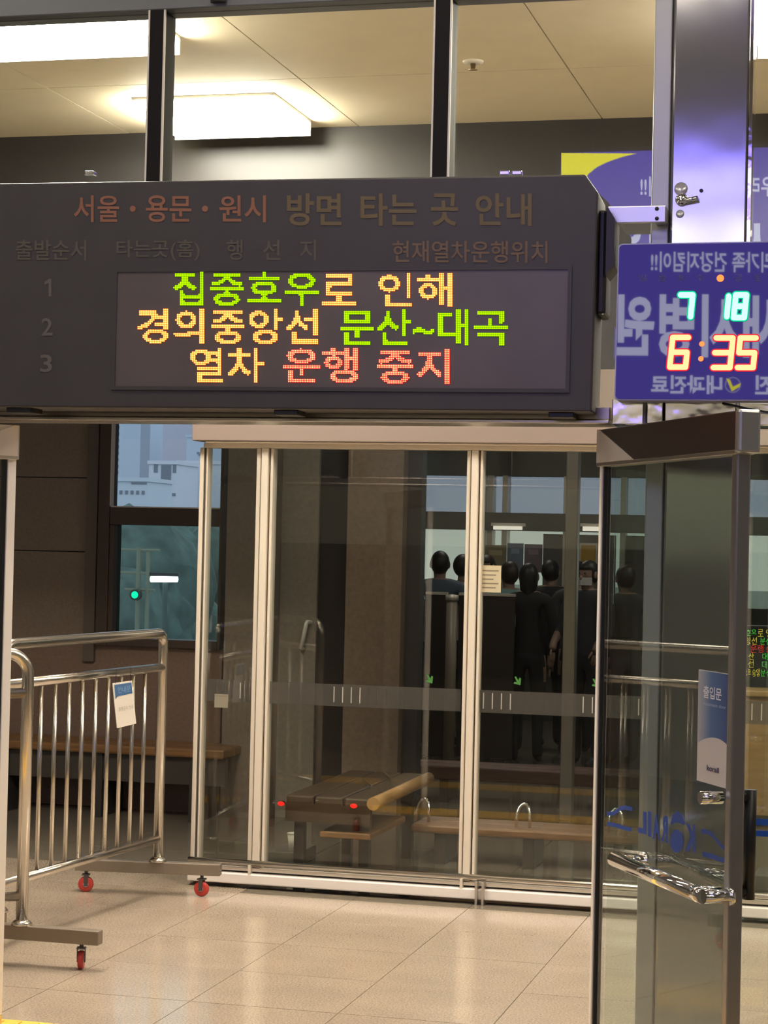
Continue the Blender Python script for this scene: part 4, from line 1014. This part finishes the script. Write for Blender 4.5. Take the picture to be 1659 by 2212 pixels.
    ho = bpy.data.objects.new('hair', h2); COL.objects.link(ho); ho.parent = root
    sd2 = ho.modifiers.new('thick', 'SOLIDIFY'); sd2.thickness = .008
    ey = MB()
    for sd_ in (-1, 1): ey.lathe(Vector((sd_ * .030, .098, 1.613)) * s, [(0, 0), (.009 * s, 0), (.006 * s, .006 * s), (0, .007 * s)], 8, axis=(0, 1, 0))
    eo = ey.build('eyes', MATS['eye_dark']); eo.parent = root
    mo = MB().box(-.022 * s, .022 * s, .088 * s, .104 * s, 1.533 * s, 1.541 * s).build('mouth', mat('lips', (.22, .09, .08), .5)); mo.parent = root
    if mask:
        mk = MB(); pr = [(-.066, .045, .0), (-.035, .10, .0), (0, .122, .0), (.035, .10, 0), (.066, .045, 0)]
        vs_ = [Vector((x_, y_, 1.578)) * s for x_, y_, _ in pr] + [Vector((x_ * .9, y_ - .008, 1.515)) * s for x_, y_, _ in pr]
        mk.add(vs_, [(i, i + 1, i + 6, i + 5) for i in range(4)]); k_ = mk.build('face_mask', mat('mask_white', (.6, .6, .6), .7)); k_.parent = root
        s3 = k_.modifiers.new('thick', 'SOLIDIFY'); s3.thickness = .004
    root.rotation_euler.z = face
    return root
HAIR = mat('black_hair', (.012, .010, .010), .5); HAIRB = mat('dark_brown_hair', (.03, .02, .015), .5)
def cloth(n_, c_): return mat('cloth_' + n_, c_, .8)
def hgt(py_top, Y): return PY(1000, py_top, Y).z
person(951, 1200, 16.2, hgt(1191, 16.2), .25, cloth('navy', (.09, .12, .16)), cloth('black', (.02, .02, .022)), HAIR, 'person in a dark navy shirt standing behind the left screen panel')
person(1001, 1205, 16.5, hgt(1197, 16.5), -.3, cloth('pink', (.55, .42, .43)), cloth('grey', (.06, .06, .065)), HAIR, 'person in a pale pink top half hidden by the partition post')
person(1050, 1205, 16.7, hgt(1196, 16.7), 2.9, cloth('grey2', (.12, .12, .12)), cloth('black', (.02, .02, .022)), HAIRB, 'person hidden behind the cream notice, only hair showing', bulk=.95)
person(1101, 1215, 16.0, hgt(1210, 16.0), .5, cloth('teal', (.20, .33, .33)), cloth('black', (.02, .02, .022)), HAIRB, 'person in a teal shirt right of the cream notice')
person(1143, 1220, 15.5, hgt(1213, 15.5), .1, cloth('blackshirt', (.012, .012, .013)), cloth('black', (.02, .02, .022)), HAIR, 'person all in black with long dark hair', longhair=True, bulk=.92)
person(1190, 1225, 16.8, hgt(1204, 16.8), -.2, cloth('char', (.03, .03, .034)), cloth('black', (.02, .02, .022)), HAIR, 'person in charcoal clothes left of the steel post')
person(1272, 1215, 15.3, hgt(1204, 15.3), 2.7, cloth('slate', (.030, .032, .040)), cloth('black', (.02, .02, .022)), HAIR, 'person facing us with a white mask under the yellow poster', mask=True, arms=.12)
person(1250, 1215, 16.4, hgt(1206, 16.4), .3, cloth('darkgrey', (.04, .04, .045)), cloth('black', (.02, .02, .022)), HAIR, 'person seen from behind just right of the steel post')
person(1352, 1225, 15.6, hgt(1212, 15.6), .6, cloth('olive', (.05, .05, .045)), cloth('grey', (.06, .06, .065)), HAIRB, 'person in dull olive seen through the entrance door glass')
# yellow poster, lit sign bars on the far facade
yp = thing('wall_poster', PY(1270, 1215, YFAR - .15), 'yellow poster on the far facade above the masked person', 'poster')
p0, p1 = PY(1255, 1222, YFAR - .15), PY(1286, 1178, YFAR - .15)
MB().box(p0.x, p1.x, YFAR - .16, YFAR - .14, p0.z, p1.z).build('sheet', mat('yellow_sheet', (.50, .30, .05), .6), yp)
MB().box(p0.x - .02, p1.x + .02, YFAR - .14, YFAR - .13, p0.z - .02, p1.z + .02).build('frame', FRAME, yp)
for i, (a, b, y0, y1) in enumerate(((1066, 1128, 1137, 1144), (1259, 1303, 1138, 1147))):
    t = thing('tube_lamp', PY((a + b) / 2, y1, YFAR - .2), 'lit white tube lamp on the far beam, %s one' % ('left', 'right')[i], 'lamp', 'tube lamps on the far beam')
    p0, p1 = PY(a, y1, YFAR - .2), PY(b, y0, YFAR - .2)
    MB().tube([Vector((p0.x, YFAR - .2, (p0.z + p1.z) / 2)), Vector((p1.x, YFAR - .2, (p0.z + p1.z) / 2))], (p1.z - p0.z) / 2, 10).build('tube', emis('tube_white', (.95, .88, .75), .9), t, smooth=True)
    MB().box(p0.x - .03, p1.x + .03, YFAR - .18, YFAR - .10, p1.z, p1.z + .03).build('bracket', FRAME, t)

# ---- right side: small LED monitor and tan wooden counter beyond the partition
YR = 10.3
lx0_, lx1_ = PY(1606, 1420, YR).x, PY(1800, 1420, YR).x; lz0_, lz1_ = PY(1640, 1500, YR).z, PY(1640, 1352, YR).z
mon = thing('message_monitor', ((lx0_ + lx1_) / 2, YR, lz0_), 'small black LED message monitor at the right edge', 'display')
MB().box(lx0_, lx1_, YR, YR + .10, lz0_, lz1_).build('housing', mat('monitor_black', (.018, .020, .022), .4), mon, bevel=.006)
def SM(px, py, off=0): return PY(px, py, YR - .001 - off)
SNM = Vector((0, -1, 0))
LEDM['y'] = (emis('led_core_y', (1.0, .82, .10), .95), emis('led_rim_y', (.22, .16, .01), 1)); LEDM['g2'] = (emis('led_core_g2', (.14, .95, .12), .9), emis('led_rim_g2', (.01, .18, .01), 1)); LEDM['r2'] = (emis('led_core_r2', (.85, .07, .05), 1), emis('led_rim_r2', (.25, .01, .01), 1))
for wd, x0, y0, x1, y1, k in (('호우', 1611, 1359, 1634, 1375, 'g2'), ('로', 1637, 1359, 1649, 1375, 'y'), ('인해', 1655, 1359, 1679, 1375, 'y'), ('앙선', 1610, 1376, 1635, 1392, 'y'), ('문산', 1642, 1376, 1667, 1393, 'g2'),
                              ('운행', 1621, 1393, 1649, 1410, 'r2'), ('중지', 1655, 1393, 1680, 1410, 'r2'), ('산', 1617, 1410, 1629, 1425, 'y'), ('대곡', 1647, 1411, 1672, 1426, 'g2'), ('선', 1616, 1426, 1628, 1442, 'y'), ('대곡', 1646, 1428, 1671, 1444, 'g2'), ('경의중앙', 1607, 1444, 1642, 1461, 'y'), ('문산', 1643, 1445, 1667, 1461, 'g2')):
    led(wd, x0, y0, x1, y1, k, rows=12, bold=.0, S=SM, SN=SNM, parent=mon, lift=.002)
MB().tube([((lx0_ + lx1_) / 2, YR + .06, 0), ((lx0_ + lx1_) / 2, YR + .06, lz0_)], .03, 12).build('stand', DARKP, mon)
TAN = mat('tan_wood_panel', (.30, .185, .085), .45, noise=.12, nscale=5, stretch=(1, 1, 8))
YT = 10.0
tx0_, tz1 = PY(1598, 1640, YT).x, PY(1640, 1505, YT).z; tz0 = PY(1640, 1762, YT).z
ct = thing('wooden_counter', (tx0_ + .5, YT, 0), 'tan wooden counter front behind the glass at the right edge', 'counter')
MB().box(tx0_, tx0_ + 1.2, YT, YT + .04, tz0, tz1).build('front_panel', TAN, ct, bevel=.004)
MB().box(tx0_ - .01, tx0_ + 1.22, YT - .02, YT + .25, tz1, tz1 + .03).build('top', TAN, ct, bevel=.006)
MB().box(tx0_ + .03, tx0_ + 1.17, YT + .06, YT + .22, 0, tz0).build('plinth', mat('counter_plinth', (.18, .15, .11), .5), ct)
bx = thing('equipment_box', (PY(1655, 1935, 9.75).x + .1, 9.75, 0), 'small grey box on the floor behind the glass at the right edge', 'box')
x0 = PY(1631, 1910, 9.75).x; zz = PY(1650, 1884, 9.75).z
MB().box(x0, x0 + .3, 9.68, 9.9, .0, zz).build('case', mat('box_grey', (.11, .11, .10), .45), bx, bevel=.01)
MB().box(x0 + .03, x0 + .27, 9.672, 9.68, .03, zz * .45).build('front_grille', mat('box_light', (.22, .22, .21), .4), bx)

# ================================================================== OUTSIDE: apartment blocks, trees, mast, lamp
EXT = mat('pale_concrete', (.62, .64, .68), .8); EXT2 = mat('lilac_concrete', (.44, .43, .48), .8); EXTW = mat('block_window', (.16, .19, .23), .3); EXT3 = mat('blue_grey_concrete', (.48, .55, .62), .8)
def block(name_label, px0, px1, pytop, Y, m, wins, depth=14):
    x0, x1, z1 = PY(px0, 1000, Y).x, PY(px1, 1000, Y).x, PY((px0 + px1) / 2, pytop, Y).z
    t = thing('apartment_block', ((x0 + x1) / 2, Y, -10), name_label, 'building', 'apartment blocks outside')
    MB().box(x0, x1, Y, Y + depth, -10, z1).build('walls', m, t)
    MB().box(x0 - .3, x1 + .3, Y - .3, Y + depth + .3, z1, z1 + .8).build('parapet', m, t)
    for (a, b, c_, d_) in wins:
        u0, u1, v0, v1 = PY(a, 1000, Y).x, PY(b, 1000, Y).x, PY(300, d_, Y).z, PY(300, c_, Y).z
        MB().box(u0, u1, Y - .15, Y, v0, v1).build('window', EXTW, t)
    return t
block('tall bluish apartment tower at the left of the window', 236, 262, 850, 520, EXT3, [(250, 256, 920 + 14 * i, 927 + 14 * i) for i in range(12)])
block('grey blue apartment tower second from the left', 266, 286, 850, 560, mat('slate_concrete', (.33, .36, .42), .8), [(270, 274, 910 + 16 * i, 918 + 16 * i) for i in range(9)])
block('pale narrow apartment tower in the middle', 287, 316, 850, 600, EXT3, [(294, 299, 910 + 16 * i, 918 + 16 * i) for i in range(9)])
block('broad lilac apartment slab filling the upper pane', 314, 402, 840, 640, EXT2, [])
block('low white block with two dark window slots', 322, 382, 1003, 420, EXT, [(333, 341, 1003, 1020), (374, 381, 1003, 1020), (349, 370, 1004, 1096), (333, 340, 1064, 1070), (374, 381, 1064, 1070)])
block('white block with a dark vertical strip at the right', 384, 500, 1003, 440, EXT, [(403, 416, 1004, 1094), (425, 431, 975, 980)])
block('long low terrace at the bottom left of the pane', 240, 320, 1040, 380, mat('pale_terrace', (.56, .62, .66), .8), [(248 + 12 * i, 254 + 12 * i, 1060, 1068) for i in range(6)] + [(285, 318, 1042, 1046)])
block('pale stepped roof block behind the right pane edge', 402, 500, 945, 600, EXT3, [(428, 440, 977, 983)])
gd = struct(MB().box(-260, 60, 24.3, 700, -10.3, -10).build('ground_outside', mat('wet_ground', (.10, .15, .15), .4, noise=.2, nscale=.2)), 'wet ground outside the station')
FOL = mat('dark_foliage', (.10, .145, .13), .8, noise=.4, nscale=1.5, bump=.6, bscale=3)
TRK = mat('bark', (.05, .04, .03), .9)
def tree(px, pytop, Y, r, label):
    c_ = PY(px, pytop, Y); t = thing('tree', (c_.x, Y, -10), label, 'tree', 'trees beyond the window')
    H_ = c_.z + 10
    MB().tube([(c_.x, Y, -10), (c_.x + .1, Y, -10 + H_ * .35), (c_.x, Y, -10 + H_ * .75)], [.28, .22, .08], 8).build('trunk', TRK, t, smooth=True)
    bm = bmesh.new()
    for k in range(9):
        g_ = bmesh.ops.create_icosphere(bm, subdivisions=3, radius=1)['verts']; rr = r * random.uniform(.45, .75); o_ = Vector((random.uniform(-.6, .6) * r, random.uniform(-.5, .5) * r, random.uniform(.30, .86) * H_ ))
        for q_ in g_:
            n_ = q_.co.normalized(); f_ = 1 + .16 * sin(9 * n_.x + k) * sin(8 * n_.y + 2 * k) * cos(10 * n_.z); q_.co = o_ + n_ * rr * f_
    m_ = bpy.data.meshes.new('crown'); bm.to_mesh(m_); bm.free(); m_.materials.append(FOL)
    for p_ in m_.polygons: p_.use_smooth = True
    ob = bpy.data.objects.new('crown', m_); COL.objects.link(ob); ob.parent = t; ob.location = (0, 0, 0)
for px, py, Y, r, lb in ((255, 1130, 55, 3.0, 'dark tree at the left of the lower pane'), (305, 1140, 72, 3.2, 'dark tree left of centre in the lower pane'), (352, 1133, 90, 3.1, 'dark tree behind the lit tube lamp'), (402, 1138, 108, 3.4, 'dark tree right of the tube lamp'), (452, 1132, 126, 3.6, 'dark tree at the right edge of the lower pane')):
    tree(px, py, Y, r, lb)
# bluish path, rail mast with green signal, platform lamp
pa = [PZ(250, 1392, -3.2), PZ(440, 1392, -3.2), PZ(440, 1356, -3.2), PZ(322, 1366, -3.2)]
pth = struct(MB().prism(pa, (0, 0, -.2)).build('path_outside', mat('wet_path', (.26, .36, .42), .35)), 'pale wet path outside below the window')
Ym = 34
ms = thing('rail_mast', (PY(290, 1300, Ym).x, Ym, -10), 'thin overhead line mast with crossbars and green signal', 'mast')
MM = mat('mast_ochre', (.22, .22, .16), .6)
xm = PY(298, 1300, Ym).x; xm2 = PY(318, 1300, Ym).x
MB().tube([(xm, Ym, -10), (xm, Ym, PY(298, 1182, Ym).z)], .05, 8).build('pole', MM, ms)
MB().tube([(xm2, Ym, -10), (xm2, Ym, PY(318, 1192, Ym).z)], .04, 8).build('pole', MM, ms)
for py, a, b in ((1188, 256, 345), (1238, 256, 320), (1274, 270, 335)):
    z_ = PY(300, py, Ym).z; MB().tube([(PY(a, py, Ym).x, Ym, z_), (PY(b, py, Ym).x, Ym, z_)], .03, 6).build('crossbar', MM, ms)
g_ = PY(291, 1285, Ym - .2)
MB().lathe(g_, [(0, 0), (.10, 0), (.10, .12), (0, .12)], 14, axis=(0, 1, 0)).build('signal_case', DARKP, ms)
MB().lathe(g_, [(0, 0), (.065, 0), (.05, -.02), (0, -.03)], 14, axis=(0, 1, 0)).build('signal_lens', emis('signal_green', (.0, 2.2, .9), 1), ms, smooth=True)
Yt = 28
pl = thing('platform_lamp', PY(354, 1250, Yt), 'bright white tube lamp outside in the lower window pane', 'lamp')
p0, p1 = PY(326, 1251, Yt), PY(383, 1251, Yt)
MB().tube([p0, p1], .045, 12).build('tube', emis('platform_tube', (4, 4.4, 4.2), 1), pl, smooth=True)
MB().box(p0.x - .02, p1.x + .02, Yt - .02, Yt + .08, p0.z + .05, p0.z + .10).build('housing', DARKP, pl)
MB().tube([((p0.x + p1.x) / 2, Yt + .05, -10), ((p0.x + p1.x) / 2, Yt + .05, p0.z + .06)], .04, 8).build('pole', mat('lamp_pole', (.07, .10, .10), .6), pl)
